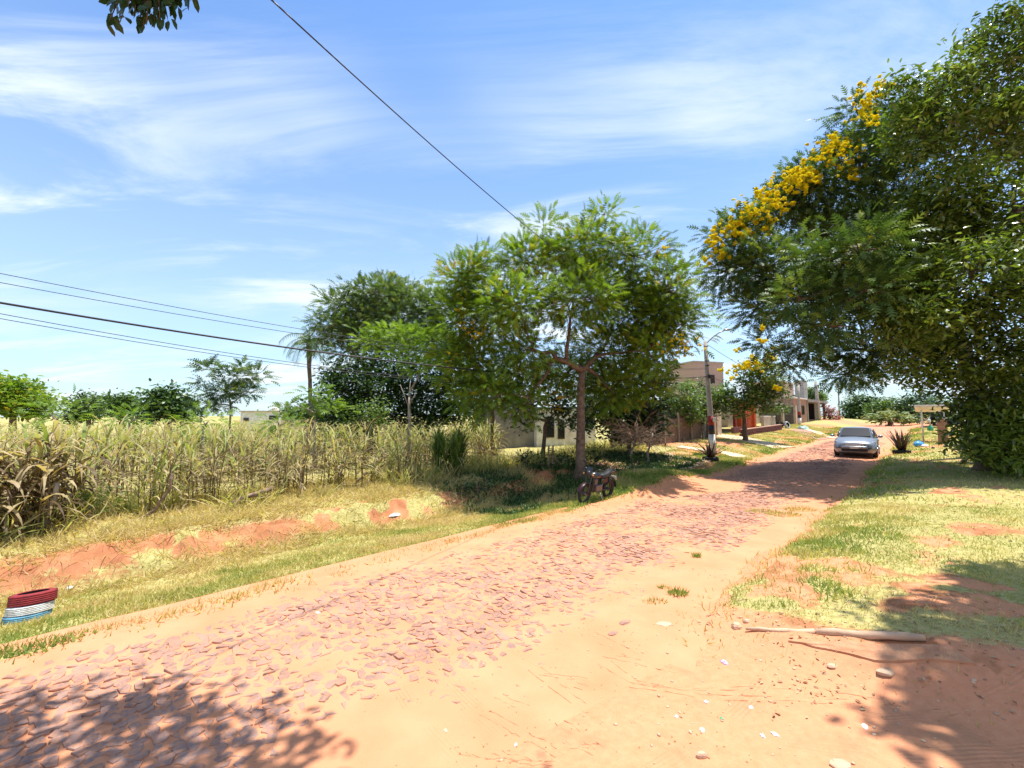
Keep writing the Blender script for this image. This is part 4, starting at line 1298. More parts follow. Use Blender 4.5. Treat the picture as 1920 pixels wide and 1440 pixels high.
# ------------------------------------------------------------------ the cane field
def cane_variant(seed, dead=.5, hgt=2.0, nl=13, wmul=1.0):
    r = random.Random(seed)
    v = []; f = []; tt = []
    # stalk: a leaning three sided tube
    lean = (r.gauss(0, .12), r.gauss(0, .12)); n = 3
    seg = 4
    for i in range(seg + 1):
        u = i / seg
        for k in range(n):
            a = 2.094 * k; rad = .016 * (1 - .5 * u)
            v.append((lean[0] * u * u + rad * math.cos(a), lean[1] * u * u + rad * math.sin(a), hgt * .9 * u)); tt.append(.04 + .35 * r.random() * u)
    for i in range(seg):
        for k in range(n):
            a = i * n + k; b = i * n + (k + 1) % n
            f += [(a, b, b + n), (a, b + n, a + n)]
    ns = (len(v), len(f))
    for j in range(nl):
        u = .12 + .88 * j / nl
        z0 = hgt * .9 * u
        az = r.uniform(0, 6.283); ln = r.uniform(.6, 1.0) * (1.0 if u > .3 else .8)
        isdead = r.random() < dead * (1.5 - 1.35 * u)
        el = r.uniform(.9, 1.35) if not isdead else r.uniform(.1, .9)
        dr = .42 if not isdead else .62
        p = Vector((lean[0] * u * u, lean[1] * u * u, z0)); d = Vector((math.cos(az) * math.cos(el), math.sin(az) * math.cos(el), math.sin(el)))
        sdv = Vector((-math.sin(az), math.cos(az), 0)); wd = r.uniform(.018, .032) * wmul
        b = len(v); sg = 5
        if isdead: t0 = r.choice([.06, .1, .2, .26, .33])
        else: t0 = r.uniform(.38, .82)
        for i in range(sg):
            w_ = wd * (1 - (i / sg) ** 2) * (1 if i else .6)
            tw_ = sdv * w_ + Vector((0, 0, r.gauss(0, .004)))
            v += [tuple(p - tw_), tuple(p + tw_)]; q = t0 - .12 * i / sg; tt += [q, q]
            p = p + d * ln / sg; d = (d + Vector((0, 0, -dr * (.5 + i * .25)))).normalized()
        v.append(tuple(p)); tt.append(t0 - .15)
        for i in range(sg - 1):
            a = b + 2 * i; f += [(a, a + 1, a + 3), (a, a + 3, a + 2)]
        a = b + 2 * (sg - 1); f.append((a, a + 1, a + 2))
    if r.random() < .45:   # dry tassel
        for j in range(7):
            az = r.uniform(0, 6.283); b = len(v)
            x0, y0, z0 = lean[0], lean[1], hgt * .9
            tx, ty = math.cos(az) * .12, math.sin(az) * .12
            v += [(x0 - .006, y0, z0), (x0 + .006, y0, z0), (x0 + tx, y0 + ty, z0 + .26), (x0 + tx + .008, y0 + ty, z0 + .25), (x0 + tx * 1.9, y0 + ty * 1.9, z0 + .2)]
            tt += [.25] * 5; f += [(b, b + 1, b + 2), (b + 1, b + 3, b + 2), (b + 2, b + 3, b + 4)]
    return np.array(v), np.array(f), np.array(tt), ns


VARS = [cane_variant(k, .6 + .5 * (k % 3) / 2, 1.9, 12, .85) for k in range(9)]


def cane_front(x, y):
    s, t = ST(x, y)
    wob = (fbm(x, y, .5, 3, 171) - .5) * 1.6
    return t + wob


pts = []
xs = rng.uniform(-40, 3, 26000); ys = rng.uniform(5.5, 40, 26000)
cf = cane_front(xs, ys); s_, t_ = ST(xs, ys)
ok = (cf > 12.2) & (np.abs(xs) < ys * 1.28 + .5) & (xs < ys * (.0) - .06 * ys + .6) & (t_ < 45)
xs, ys = xs[ok], ys[ok]
dn = np.sqrt(xs ** 2 + ys ** 2)
keep = rng.uniform(0, 1, len(xs)) < np.clip(.66 - dn / 52, .10, 1) * np.clip(1.9 * (fbm(xs, ys, .6, 3, 181) - .12), .05, 1)
xs, ys = xs[keep], ys[keep]
front = np.argsort(cane_front(xs, ys) * .6 + np.sqrt(xs ** 2 + ys ** 2) * .5)
hmul = np.interp(np.sqrt(xs ** 2 + ys ** 2), [8, 14, 22, 40], [1.05, .92, .8, .82]) * rng.uniform(.6, 1.2, len(xs)) * np.clip(.95 + .0 * xs, 0, 2)
nind = 300
cane_me = []
for V_, F_, T_, ns in VARS:
    st_me = npmesh('stalk', V_[:ns[0]], F_[:ns[1]], M_CANE, {'tint': T_[:ns[0]]})
    lf_me = npmesh('leaves', V_[ns[0]:], F_[ns[1]:] - ns[0], M_CANE, {'tint': T_[ns[0]:]})
    cane_me.append((st_me, lf_me))
for i, idx in enumerate(front[:nind]):
    x, y = float(xs[idx]), float(ys[idx])
    lab = 'dry yellowing cane plant in the front rows of the field'
    o = thing('cane_plant', lab, 'cane plant', (x, y, gz(x, y) - .03), random.uniform(0, 6.28), 'cane plants in the front of the field')
    o.scale = (1, 1, float(hmul[idx]))
    a, b = cane_me[i % len(cane_me)]
    link('stalk', a, o); link('leaves', b, o)
rest = front[nind:]
Vc = []; Fc = []; Tc = []; b0 = 0
for k, (V_, F_, T_, ns) in enumerate(VARS):
    id_ = rest[k::len(VARS)]
    n = len(id_)
    az = rng.uniform(0, 6.283, n); c, s = np.cos(az), np.sin(az); zz = np.zeros(n); oo = np.ones(n)
    Rm = np.stack([np.stack([c, -s, zz], -1), np.stack([s, c, zz], -1), np.stack([zz, zz, oo], -1)], 1)
    pos = np.stack([xs[id_], ys[id_], H(xs[id_], ys[id_]) - .03], -1)
    wv = 1 + np.clip((pos[:, 1] - 12) / 30, 0, 1)
    v, f, t_ = scatter(V_, F_, pos, Rm, np.stack([wv, wv, hmul[id_]], -1), rng.normal(0, .05, n), T_)
    Vc.append(v); Fc.append(f + b0); Tc.append(t_); b0 += len(v)
o = npobj('cane_field', np.concatenate(Vc), np.concatenate(Fc), M_CANE, attr={'tint': np.concatenate(Tc)})
tag(o, 'crowded field of dry yellow cane left of the road', 'cane field', kind='stuff')
print('cane count', len(xs))


def clump(name, label, px, py, dry, hgt, n, wm, seed, cat='cane', rad=.35, group=None):
    g = G(px, py)
    root = thing(name, label, cat, g, 0, group)
    Vc = []; Fc = []; Tc = []; b0 = 0
    for k in range(n):
        V_, F_, T_, ns = cane_variant(seed + k, dry, hgt * random.uniform(.75, 1.05), 15, wm)
        if cat != 'cane': T_ = np.clip(T_ * (1.3 if dry < .5 else 1) + (.28 if dry < .5 else .1), 0, 1)
        a = random.uniform(0, 6.28); r = rad * math.sqrt(random.random()); az = random.uniform(0, 6.28)
        c, s = math.cos(az), math.sin(az)
        V2 = V_.copy(); V2[:, 0] = V_[:, 0] * c - V_[:, 1] * s + math.cos(a) * r; V2[:, 1] = V_[:, 0] * s + V_[:, 1] * c + math.sin(a) * r
        V2[:, 2] -= .05
        Vc.append(V2); Fc.append(F_ + b0); Tc.append(T_); b0 += len(V2)
    npobj('stalks_and_leaves', np.concatenate(Vc), np.concatenate(Fc), M_CANE, root, {'tint': np.concatenate(Tc)})
    return root


clump('cane_clump', 'big brown withered cane clump with pale hanging leaves at the left edge', 35, 1000, 2.6, 1.9, 20, 1.5, 300, rad=.6)
clump('cane_clump', 'withered cane clump just right of the leftmost brown clump', 95, 985, 2.0, 1.95, 12, 1.4, 330, rad=.4)
clump('cane_clump', 'tall green topped cane clump behind the leaning bent stick', 205, 925, .7, 2.0, 8, 1.2, 350, rad=.5)
clump('reed_clump', 'dark green upright reed clump at the right end of the cane', 846, 892, .1, 1.5, 26, 1.2, 400, 'reeds', .6)
clump('reed_clump', 'pale plumed grass clump before the grey cottage wall', 905, 850, .9, 1.6, 10, 1.0, 430, 'reeds', .5)


# ------------------------------------------------------------------ wood, sticks and rubbish on the left
def stick(name, label, a, b, r0, r1, matl=M_DEAD, bow=(0, 0, 0), twig=None, cat='branch', n=7, wob=.05):
    a = Vector(a); b = Vector(b)
    root = thing(name, label, cat, a)
    pts = curve_pts((0, 0, 0), b - a, n, bow, wob, int(a.x * 10))
    MB().tube(pts, [r0 + (r1 - r0) * i / n for i in range(n + 1)], 8).build('stem', matl, root)
    for (u, d) in (twig or []):
        q = pts[int(u * n)]
        MB().tube([q, q + Vector(d) * .5, q + Vector(d)], [r1 * .8, r1 * .6, r1 * .3], 6).build('twig', matl, root)
    return root


g = G(265, 975)
stick('bent_stick', 'bent pale stick leaning up from the bank before the white ring', g, P(323, 887, g.y + .1), .035, .022, bow=(.12, 0, -.08))
g = G(428, 950)
stick('fallen_log', 'dark broken log resting on a prop on the bank', g + Vector((0, 0, .05)), P(512, 914, g.y + .5), .05, .055, twig=[(.6, (.25, .1, -.12)), (.55, (0, 0, -.28))])
g = G(662, 908)
stick('forked_branch', 'thin forked dead branch lying before the cane', g, P(690, 886, g.y + .3), .03, .03, twig=[(.95, (.45, .15, .02)), (.95, (-.05, .2, .06))])
g = G(80, 1000)
stick('grey_post', 'weathered grey post leaning before the withered cane clump', g, P(108, 905, g.y), .045, .035, M_BARKG, cat='post')
g = G(565, 915)
stick('thin_sapling', 'thin bare sapling standing at the front of the cane', g, P(578, 800, g.y), .03, .015, twig=[(.3, (.12, 0, .3)), (.6, (-.15, .05, .3)), (.85, (.1, 0, .3))], cat='sapling')
g = G(770, 885)
stick('thin_sapling', 'thin leaning bare stem between the cane and the reed clump', g, P(788, 830, g.y), .03, .015, twig=[(.5, (.2, 0, .4)), (.3, (.1, 0, .35))], cat='sapling')
g = G(768, 850)
stick('pale_bare_sapling', 'pale forked bare trunk rising out of the cane', P(768, 870, 17) * 1, P(767, 745, 17), .05, .03, M_BARKG, twig=[(.95, (-.35, 0, .9)), (.95, (.05, 0, 1.0)), (.9, (.3, 0, .6))], cat='sapling')
# white plastic ring
g = G(292, 950)
r = thing('plastic_ring', 'white plastic ring lying on the bank behind the bent stick', 'rubbish', g + Vector((0, 0, .03)), .3)
mbr = MB()
pts = [(.14 * math.cos(a), .14 * math.sin(a), .03 * math.sin(a)) for a in [k * 2 * math.pi / 18 for k in range(19)]]
mbr.tube(pts, .03, 6, False); mbr.build('ring', M_WHITE, r)
MB().tube([(-.12, 0, .02), (0, .03, .06), (.13, 0, .02)], .018, 6).build('strap', M_WHITE, r)


# crumpled bags and paper
def scrap(px, py, label, col, sx=.09, sy=.05, sz=.03, name='litter_scrap', seed=0):
    g = G(px, py); g.z = gz(g.x, g.y)
    r = random.Random(seed + int(px))
    mb = MB(); n = 9
    top = [];
    ring = []
    for k, (rr, z) in enumerate([(1, 0), (.95, .5), (.5, 1.0), (.1, .8)]):
        ring.append([(math.cos(a) * sx * rr * r.uniform(.7, 1.15), math.sin(a) * sy * rr * r.uniform(.7, 1.15), sz * z * r.uniform(.6, 1.3)) for a in [2 * math.pi * j / n for j in range(n)]])
    mb.loft(ring, True, True, False)
    o = mb.build(name, mat('scrap', col, .6, vscale=30))
    o.location = g; o.rotation_euler = (0, 0, r.uniform(0, 6))
    return o


W = (.75, .75, .78)
for (px, py, lb, c, a, b_2, h) in [
        (130, 1098, 'white paper scrap on the grass right of the painted tyres', W, .07, .04, .03),
        (740, 965, 'crumpled white paper on the verge near the road edge', W, .16, .07, .05),
        (595, 1160, 'small white scrap on the paving stones', W, .03, .02, .015),
        (1622, 1362, 'round white scrap on the dirt left of the lower right shade', W, .035, .022, .012),
        (1453, 1377, 'white scrap on the dirt, right one of the close pair', W, .03, .018, .012),
        (1430, 1380, 'white scrap on the dirt, left one of the close pair', W, .022, .015, .012),
        (1317, 1370, 'white scrap lying alone left of the close pair', W, .025, .02, .012),
        (1324, 1316, 'bluish white scrap near the tyre track', (.6, .62, .75), .022, .018, .012),
        (1408, 1326, 'flat white scrap right of the bluish one', W, .03, .018, .01),
        (1268, 1346, 'tiny white scrap nearest the sand', W, .018, .012, .012),
        (1358, 1244, 'violet flecked scrap beside the bank corner', (.5, .42, .6), .05, .03, .015),
        (835, 1385, 'yellowish scrap on the foreground sand', (.7, .65, .4), .022, .014, .01),
        (967, 1400, 'bluish white scrap between the tyre tracks', (.65, .68, .75), .018, .012, .01),
        (1353, 1348, 'small green scrap of plastic on the dirt', (.15, .4, .2), .02, .014, .01)]:
    tag(scrap(px, py, lb, c, a, b_2, h), lb, 'litter')


def rock(px, py, label, sx, sy, sz, matl=M_STONEP, rz=0, name='rock'):
    g = G(px, py); g.z = gz(g.x, g.y)
    r = random.Random(int(px * 7 + py)); mb = MB()
    n = 8; rings = []
    for (rr, z) in [(.8, -.4), (1, 0), (.93, .5), (.6, .95)]:
        rings.append([(math.cos(2 * math.pi * j / n) * sx * rr * r.uniform(.8, 1.15), math.sin(2 * math.pi * j / n) * sy * rr * r.uniform(.8, 1.15), sz * (z + r.uniform(-.08, .08))) for j in range(n)])
    mb.loft(rings, True, True, False)
    o = mb.build(name, matl, None, .004); o.location = g; o.rotation_euler = (0, 0, rz)
    return tag(o, label, 'rock')


rock(1381, 1176, 'pale rock at the end of the fallen log', .06, .05, .05)
rock(1245, 1180, 'flat pale stone in the sandy road edge', .09, .06, .015)
rock(1172, 1180, 'angular brown stone slab set in the road edge', .09, .05, .025, M_STONE, .6)
rock(1150, 1200, 'low brown stone just below the angular slab', .08, .04, .015, M_STONE, .6)
rock(1316, 1420, 'squared pale stone at the bottom of the dirt patch', .045, .022, .03, rz=.1)
rock(1575, 1432, 'broad pale stone at the bottom right of the dirt', .07, .05, .02)
rock(1400, 1165, 'small stone behind the pale rock by the log', .04, .03, .03)


# green tufts in the road
def tuft(px, py, label, rad, h, n, tintm=.9):
    g = G(px, py); g.z = max(gz(g.x, g.y), float(RZ(g.x, g.y)))
    a = rng.uniform(0, 6.283, n); r = rad * np.sqrt(rng.uniform(0, 1, n))
    pos = np.stack([np.cos(a) * r, np.sin(a) * r * .6, np.zeros(n)], -1)
    up = unit(np.stack([np.cos(a) * r / rad * .8 + rng.normal(0, .3, n), np.sin(a) * r / rad * .8 + rng.normal(0, .3, n), np.ones(n)], -1))
    hx = unit(rng.normal(0, 1, (n, 3))); yv = unit(np.cross(up, hx)); Rm = np.stack([np.cross(yv, up), yv, up], -1)
    hh = h * rng.uniform(.5, 1.2, n)
    V, F, T = scatter(T_BLADE[0], T_BLADE[1], pos, Rm, np.stack([hh, hh * 1.3, hh], -1), np.clip(rng.normal(tintm, .15, n), 0, 1))
    o = npobj('grass_tuft', V, F, M_GRASS, attr={'tint': T}); o.location = g
    return tag(o, label, 'grass tuft')


tuft(1306, 1050, 'single round green tuft standing in the sandy road edge', .07, .09, 90)
tuft(1272, 1124, 'darker green tuft, right one of the pair on the road edge', .13, .09, 160)
tuft(1228, 1138, 'flat spreading weed left of the darker tuft', .15, .05, 120, .75)
tuft(1245, 1112, 'small weed behind the tuft pair', .07, .06, 60)
for (px, py, lb) in [(1430, 965, 'leftmost grass patch in the notch of the right road edge'), (1500, 960, 'grass patch of the road notch closest to the bank'), (1470, 970, 'middle grass patch in the notch of the right road edge')]:
    tuft(px, py, lb, .4, .08, 300, .55)


# fallen log lower right and the slab beneath
g0 = G(1398, 1184); g1 = G(1735, 1204)
root = thing('fallen_log', 'long pale barkless log lying on the right dirt bank', 'log', g0)
d = g1 - g0
MB().tube(curve_pts((0, 0, .03), d * .43 + Vector((0, 0, .035)), 5, (0, 0, 0), .05, 1), [.012, .022, .02, .028, .024, .032], 9).build('log_segment', M_STONEP, root)
MB().tube(curve_pts(d * .437 + Vector((0, 0, .035)), d + Vector((0, 0, .03)), 6, (0, .0, .01), .045, 2), [.030, .038, .033, .04, .034, .038, .026], 9).build('log_segment', M_STONEP, root)
M_SLAB = mat('dusty_slab', (.50, .26, .145), .95, vscale=5, bump=.5, bscale=40, col2=(.38, .17, .085))
drape('slab', [G(1478, 1204), G(1640, 1242), G(1830, 1246), G(1770, 1214)], M_SLAB, .018, (14, 5))
rock(1660, 1262, 'lumpy stone at the edge of the shade below the slab', .08, .05, .03)
rock(1560, 1250, 'small broken stone at the slab edge', .05, .03, .02)
# twig on the sand, and a thin wire-like root
a = G(895, 1342); b = G(916, 1303)
stick('twig', 'short straight twig lying on the foreground sand', a + Vector((0, 0, .012)), b + Vector((0, 0, .012)), .006, .005, n=3, cat='twig', wob=.01)


# raised ridges thrown up by tyre tracks in the foreground dirt
def ridge(pxs, r=.008):
    pts = []
    for (px, py) in pxs:
        g = G(px, py); g.z = max(gz(g.x, g.y), float(RZ(g.x, g.y))); pts.append(g)
    res = []
    for i in range(len(pts) - 1):
        for k in range(7):
            q = pts[i].lerp(pts[i + 1], k / 7)
            q = q + Vector((random.gauss(0, .006), random.gauss(0, .006), 0)); q.z = max(gz(q.x, q.y), float(RZ(q.x, q.y))) - .002
            res.append(q)
    return res


M_CLOD = mat('clod', (.42, .20, .10), .95, vscale=20, bump=.5, bscale=80, col2=(.30, .13, .06))
tr_ = MB()
for pl in [[(1090, 1200), (1150, 1232), (1195, 1250)], [(1120, 1258), (1180, 1282), (1230, 1292), (1400, 1293), (1600, 1312), (1800, 1330)], [(1180, 1290), (1300, 1306), (1480, 1318), (1640, 1318)],
           [(990, 1270), (1060, 1325), (1110, 1340)], [(900, 1355), (960, 1385), (1020, 1405), (1045, 1425)], [(930, 1322), (975, 1345)], [(860, 1432), (920, 1428), (1000, 1436), (1040, 1436)], [(920, 1420), (980, 1432)],
           [(1010, 1280), (1100, 1290)], [(1040, 1358), (1100, 1395), (1140, 1420)], [(1060, 1390), (1120, 1420)], [(1065, 1405), (1110, 1400)], [(1050, 1300), (1100, 1310)], [(1130, 1244), (1190, 1256), (1280, 1262)]]:
    for dd in (0, 1):
        pp = ridge([(a + dd * random.uniform(8, 26), b - dd * random.uniform(2, 9)) for a, b in pl])
        run = []
        for q in pp:
            run.append(q)
            if random.random() < .18 and len(run) > 2:
                tr_.tube(run, [random.uniform(.002, .006) for _ in run], 5); run = []
        if len(run) > 2: tr_.tube(run, [random.uniform(.002, .006) for _ in run], 5)
o = tr_.build('track_ridges', M_CLOD, road); tag(o, kind='stuff')


# ------------------------------------------------------------------ painted tyres
def tyre_parts(root, R, wd, m, tilt=0, inner=M_RUB):
    r0 = R * .6
    prof = [(R * .66, -wd * .5), (R * .80, -wd * .54), (R * .90, -wd * .5), (R * .975, -wd * .36)]
    prof2 = [(R * .975, wd * .36), (R * .90, wd * .5), (R * .80, wd * .54), (R * .66, wd * .5)]
    # tread with grooves
    tr = [(R * .985, -wd * .40)]
    for k in range(5):
        z = -wd * .36 + k * wd * .18
        tr += [(R, z - wd * .07), (R, z + wd * .07), (R * .978, z + wd * .08), (R * .978, z + wd * .10)]
    tr.append((R * .985, wd * .40))
    MB().lathe(tr, 40).build('tread', m, root)
    MB().lathe(prof, 40).build('sidewall', m, root)
    MB().lathe(prof2, 40).build('sidewall', m, root)
    MB().lathe([(R * .66, -wd * .5), (R * .9, -wd * .38), (R * .93, 0), (R * .9, wd * .38), (R * .66, wd * .5)], 32).build('lining', inner, root)


tg = P(52, 1152, 5.9); tg.z = gz(tg.x, tg.y)
M_TRED = mat('tyre_red', (.27, .022, .028), .8, vscale=14, bump=.4, col2=(.16, .02, .025)); M_TWHITE = mat('tyre_white', (.70, .71, .72), .8, vscale=12, bump=.4, col2=(.42, .38, .33)); M_TBLUE = mat('tyre_blue', (.12, .33, .48), .8, vscale=12, bump=.4, col2=(.10, .2, .26))
for k, (m, lb, R_, z, dxy) in enumerate([(M_TBLUE, 'light blue painted tyre at the bottom of the stack on the verge', .225, .04, (0, 0)),
                                         (M_TWHITE, 'white painted tyre in the middle of the stack on the verge', .225, .145, (-.005, .03)),
                                         (M_TRED, 'dark red painted tyre on top of the stack on the verge', .228, .265, (-.01, .06))]):
    r = thing('painted_tyre', lb, 'tyre', (tg.x + dxy[0], tg.y + dxy[1], tg.z + z), k * .7, 'painted tyres stacked on the verge')
    r.rotation_euler = (-.09 - .02 * k, -.05 - .02 * k, 0)
    tyre_parts(r, R_, .115 if k < 2 else .14, m)


# ------------------------------------------------------------------ spiky plants in tyre planters
def spiky(px, py, Y, label, h, n, tilt=.6, matp=M_MAIN, seed=1, tyre_label=None):
    b = P(px, py, Y); b.z = gz(b.x, b.y)
    r0 = thing('tyre_planter', tyre_label, 'planter', b + Vector((0, 0, .09)))
    tyre_parts(r0, .36, .2, M_RUB)
    MB().lathe([(0.001, .05), (.2, .06), (.29, .02)], 16).build('soil', M_CLOD, r0)
    r = thing('spiky_plant', label, 'plant', b + Vector((0, 0, .14)))
    rr = random.Random(seed)
    for i in range(n):
        az = rr.uniform(0, 6.28); el = rr.uniform(tilt, 1.5); ln = h * rr.uniform(.6, 1.05); wd = .05
        p = Vector((rr.gauss(0, .05), rr.gauss(0, .05), 0)); d = Vector((math.cos(az) * math.cos(el), math.sin(az) * math.cos(el), math.sin(el))); sd_ = Vector((-math.sin(az), math.cos(az), 0))
        mb = MB(); rings = []
        for k in range(5):
            u = k / 4; w_ = wd * (1 - u ** 1.6) + .004
            rings.append([tuple(p - sd_ * w_), tuple(p + Vector((0, 0, -.008)) - d.cross(sd_) * .012), tuple(p + sd_ * w_)])
            p = p + d * ln / 4; d = (d + Vector((0, 0, -.08))).normalized()
        mb.loft(rings, True, True)
        me = mb.mesh('leaf', M_SPIKE); at = me.attributes.new('tint', 'FLOAT', 'POINT'); at.data.foreach_set('value', np.full(len(me.vertices), rr.uniform(0, 1), dtype=np.float32))
        link('leaf', me, r)


spiky(1332, 856, 20.5, 'dark spiky plant with yellow edged leaves below the utility pole', .95, 44, .5, seed=2, tyre_label='dark tyre planter below the utility pole')
spiky(1690, 838, 21.5, 'upright reddish spiky plant right of the silver car', 1.15, 50, .95, seed=3, tyre_label='dark planter holding the reddish spiky plant')


# ------------------------------------------------------------------ poles and cables
def pole(px, py, Y, top_py, lean_px, r0, r1, label, lamp=False, bands=True, group='utility poles along the street'):
    b = P(px, py, Y); b.z = gz(b.x, b.y)
    t_ = P(px + lean_px, top_py, Y)
    root = thing('utility_pole', label, 'pole', b, 0, group)
    tv = t_ - b; Hh = tv.z
    def at(u): return tv * u
    def rd(u): return r0 + (r1 - r0) * u
    MB().tube([at(-.03), at(.25), at(.5), at(.75), at(1)], [rd(0), rd(.25), rd(.5), rd(.75), rd(1)], 10).build('shaft', M_CONC, root)
    if bands:
        for (u0, u1, m, nm) in ((.17, .25, M_BLACK, 'black_band'), (.25, .33, M_RED, 'red_band'), (.0, .168, M_WHITE, 'white_base')):
            MB().tube([at(u0), at(u1)], [rd(u0) + .006, rd(u1) + .006], 12).build(nm, m, root)
    return root, b, tv


r, b, tv = pole(1337, 852, 23, 640, -15, .17, .09, 'concrete utility pole with red and black bands and a street lamp')
POLE_T = b + tv
# lamp arm
a0 = tv * .97
arm = [a0, a0 + Vector((.35, 0, .35)), a0 + Vector((.75, -.05, .65)), a0 + Vector((1.05, -.08, .78))]
MB().tube(arm, .03, 8).build('lamp_arm', M_STEEL, r)
MB().ell(a0 + Vector((1.2, -.09, .8)), (.24, .09, .06)).build('lamp_head', M_STEEL, r)
for k, u in enumerate((.78, .82, .95)):
    MB().tube([tv * u + Vector((-.14, -.12, 0)), tv * u + Vector((.1, -.1, 0))], .025, 6).build('bracket', M_DSTEEL, r)
    for sx in (-.12, .06):
        MB().lathe([(.001, -.05), (.035, -.04), (.02, -.01), (.035, .01), (.02, .05), (.001, .06)], 8, tuple(tv * u + Vector((sx, -.12, .05)))).build('insulator', M_WHITE, r)
MB().box(tuple(tv * .30 + Vector((.12, -.16, 0))), (.16, .12, .24)).build('meter_box', M_WHITE, r, .01)
MB().box(tuple(tv * .68 + Vector((.0, -.16, 0))), (.1, .1, .2)).build('junction_box', M_DSTEEL, r, .01)
r2_, b2_, tv2 = pole(1500, 806, 50, 722, -3, .18, .1, 'second banded utility pole by the brick house')
r3_, b3_, tv3 = pole(1537, 800, 62, 715, -8, .26, .2, 'thick pale leaning concrete post before the garage', bands=False)
r4_, b4_, tv4 = pole(1575, 797, 78, 716, -4, .14, .09, 'far thin dark pole at the end of the street', bands=False)


def cable(label, pts, r, m=M_BLACK, sag=0):
    """smooth curve through 3-D points (quadratic when three)"""
    pts = [Vector(p) for p in pts]
    o0 = pts[0]
    if len(pts) == 3:
        A, B, C = pts
        # choose u of the mid point by chord
        um = (B - A).length / ((B - A).length + (C - B).length)
        res = []
        for i in range(41):
            u = i / 40
            l0 = (u - um) * (u - 1) / ((0 - um) * (0 - 1)); l1 = u * (u - 1) / (um * (um - 1)); l2 = u * (u - um) / (1 * (1 - um))
            res.append(A * l0 + B * l1 + C * l2 - o0)
    else:
        A, C = pts
        res = [A.lerp(C, i / 40) + Vector((0, 0, -sag * 4 * (i / 40) * (1 - i / 40))) - o0 for i in range(41)]
    mb = MB(); mb.tube(res, r, 6)
    o = mb.build('overhead_cable', m); o.location = o0
    return tag(o, label, 'cable', 'overhead cables')


pe = POLE_T
cable('single cable crossing the open sky diagonally down to the big tree', [P(455, -50, 3.7), P(745, 215, 5.6), pe + Vector((-.05, -.1, -.25))], .008)
def xl(px, Yl, Yr=23, pr=1328):
    # depth along the straight plan line from (left edge, Yl) to the pole
    x0 = (0 - 960) / 800 * Yl; x1 = (pr - 960) / 800 * Yr; k = (px - 960) / 800
    u = (k * Yl - x0) / ((x1 - x0) - k * (Yr - Yl))
    return Yl + (Yr - Yl) * u
for (lb, y0, ym, ye, rr, Yl, xm) in [
        ('thick black bundled cable sagging across the left sky', 572, 660, 706, .022, 8.0, 600),
        ('thin uppermost cable of the left bundle', 517, 618, 690, .007, 8.3, 570),
        ('thin cable just below the uppermost one', 534, 626, 692, .007, 8.6, 560),
        ('thin cable just below the thick black bundle', 591, 682, 708, .007, 8.2, 565),
        ('lowest thin cable of the left bundle', 600, 687, 712, .007, 8.5, 565)]:
    Ym = xl(xm, Yl)
    A = P(0, y0, Yl); B = P(xm, ym, Ym); C = P(1328, ye, 23)
    A2 = A + (A - B) * .35 + Vector((0, 0, .12))
    cable(lb, [A2, B, C], rr)
cable('cable from the lamp pole into the flowering street tree', [pe + Vector((0, 0, -.1)), P(1500, 735, 50)], .012, sag=.4)
cable('lower cable from the lamp pole to the second pole', [P(1329, 705, 23), P(1500, 750, 50)], .012, sag=.4)
cable('cable from the second pole to the far pole', [P(1499, 728, 50), P(1572, 722, 78)], .015, sag=.5)


# ------------------------------------------------------------------ houses: local frame x along the street, -y facing it
A45 = math.radians(45)


def house(name, label, s, t, cat='house', z=None, group=None):
    x, y = XY(s, t)
    return thing(name, label, cat, (x, y, gz(x, y) if z is None else z), A45, group)


def window(root, x, y, z, w_, h_, face='-y', bars=0, fm=M_DSTEEL):
    """frame with sill and a pane set back in it"""
    f = MB(); q = .05
    def bx(cx, cz, sx, sz, d=.08, off=-.02):
        if face == '-y': f.box((x + cx, y + off, z + cz), (sx, d, sz))
        else: f.box((x + off, y + cx, z + cz), (d, sx, sz))
    bx(0, h_ / 2, w_ + 2 * q, q); bx(0, -h_ / 2, w_ + 2 * q, q); bx(-w_ / 2 - q * .5, 0, q, h_ - q); bx(w_ / 2 + q * .5, 0, q, h_ - q)
    for k in range(bars):
        bx(-w_ / 2 + w_ * (k + 1) / (bars + 1), 0, .02, h_ - q, .03)
    fo = f.build('window', fm, root)
    p = MB()
    if face == '-y': p.box((x, y - .004, z), (w_ - .01, .02, h_ - q - .01))
    else: p.box((x - .004, y, z), (.02, w_ - .01, h_ - q - .01))
    p.build('pane', M_PANE, fo)


# grey rendered cottage behind the big tree
cx = P(1010, 800, 26)
ct = thing('cottage', 'low grey and white cottage half hidden behind the big tree', 'house', (cx.x, 26, gz(cx.x, 26)), math.radians(20))
MB().box((-1.6, 2.0, 1.35), (2.6, 4, 3.0)).build('grey_wall', M_GREYW, ct)
MB().box((1.7, 1.6, 1.1), (4.0, 4, 2.3)).build('white_wall', M_WHITE, ct)
MB().box((1.7, 1.6, 2.3), (4.3, 4.3, .1)).build('roof', M_GREYW, ct)
MB().box((-1.6, 2.0, 2.9), (2.8, 4.2, .12)).build('roof', M_GREYW, ct)
window(ct, .55, -.4, 1.15, .45, 1.2); window(ct, 1.3, -.4, .95, .35, 1.0)
fw = window(ct, 3.25, -.4, 1.35, .4, .5, bars=3)
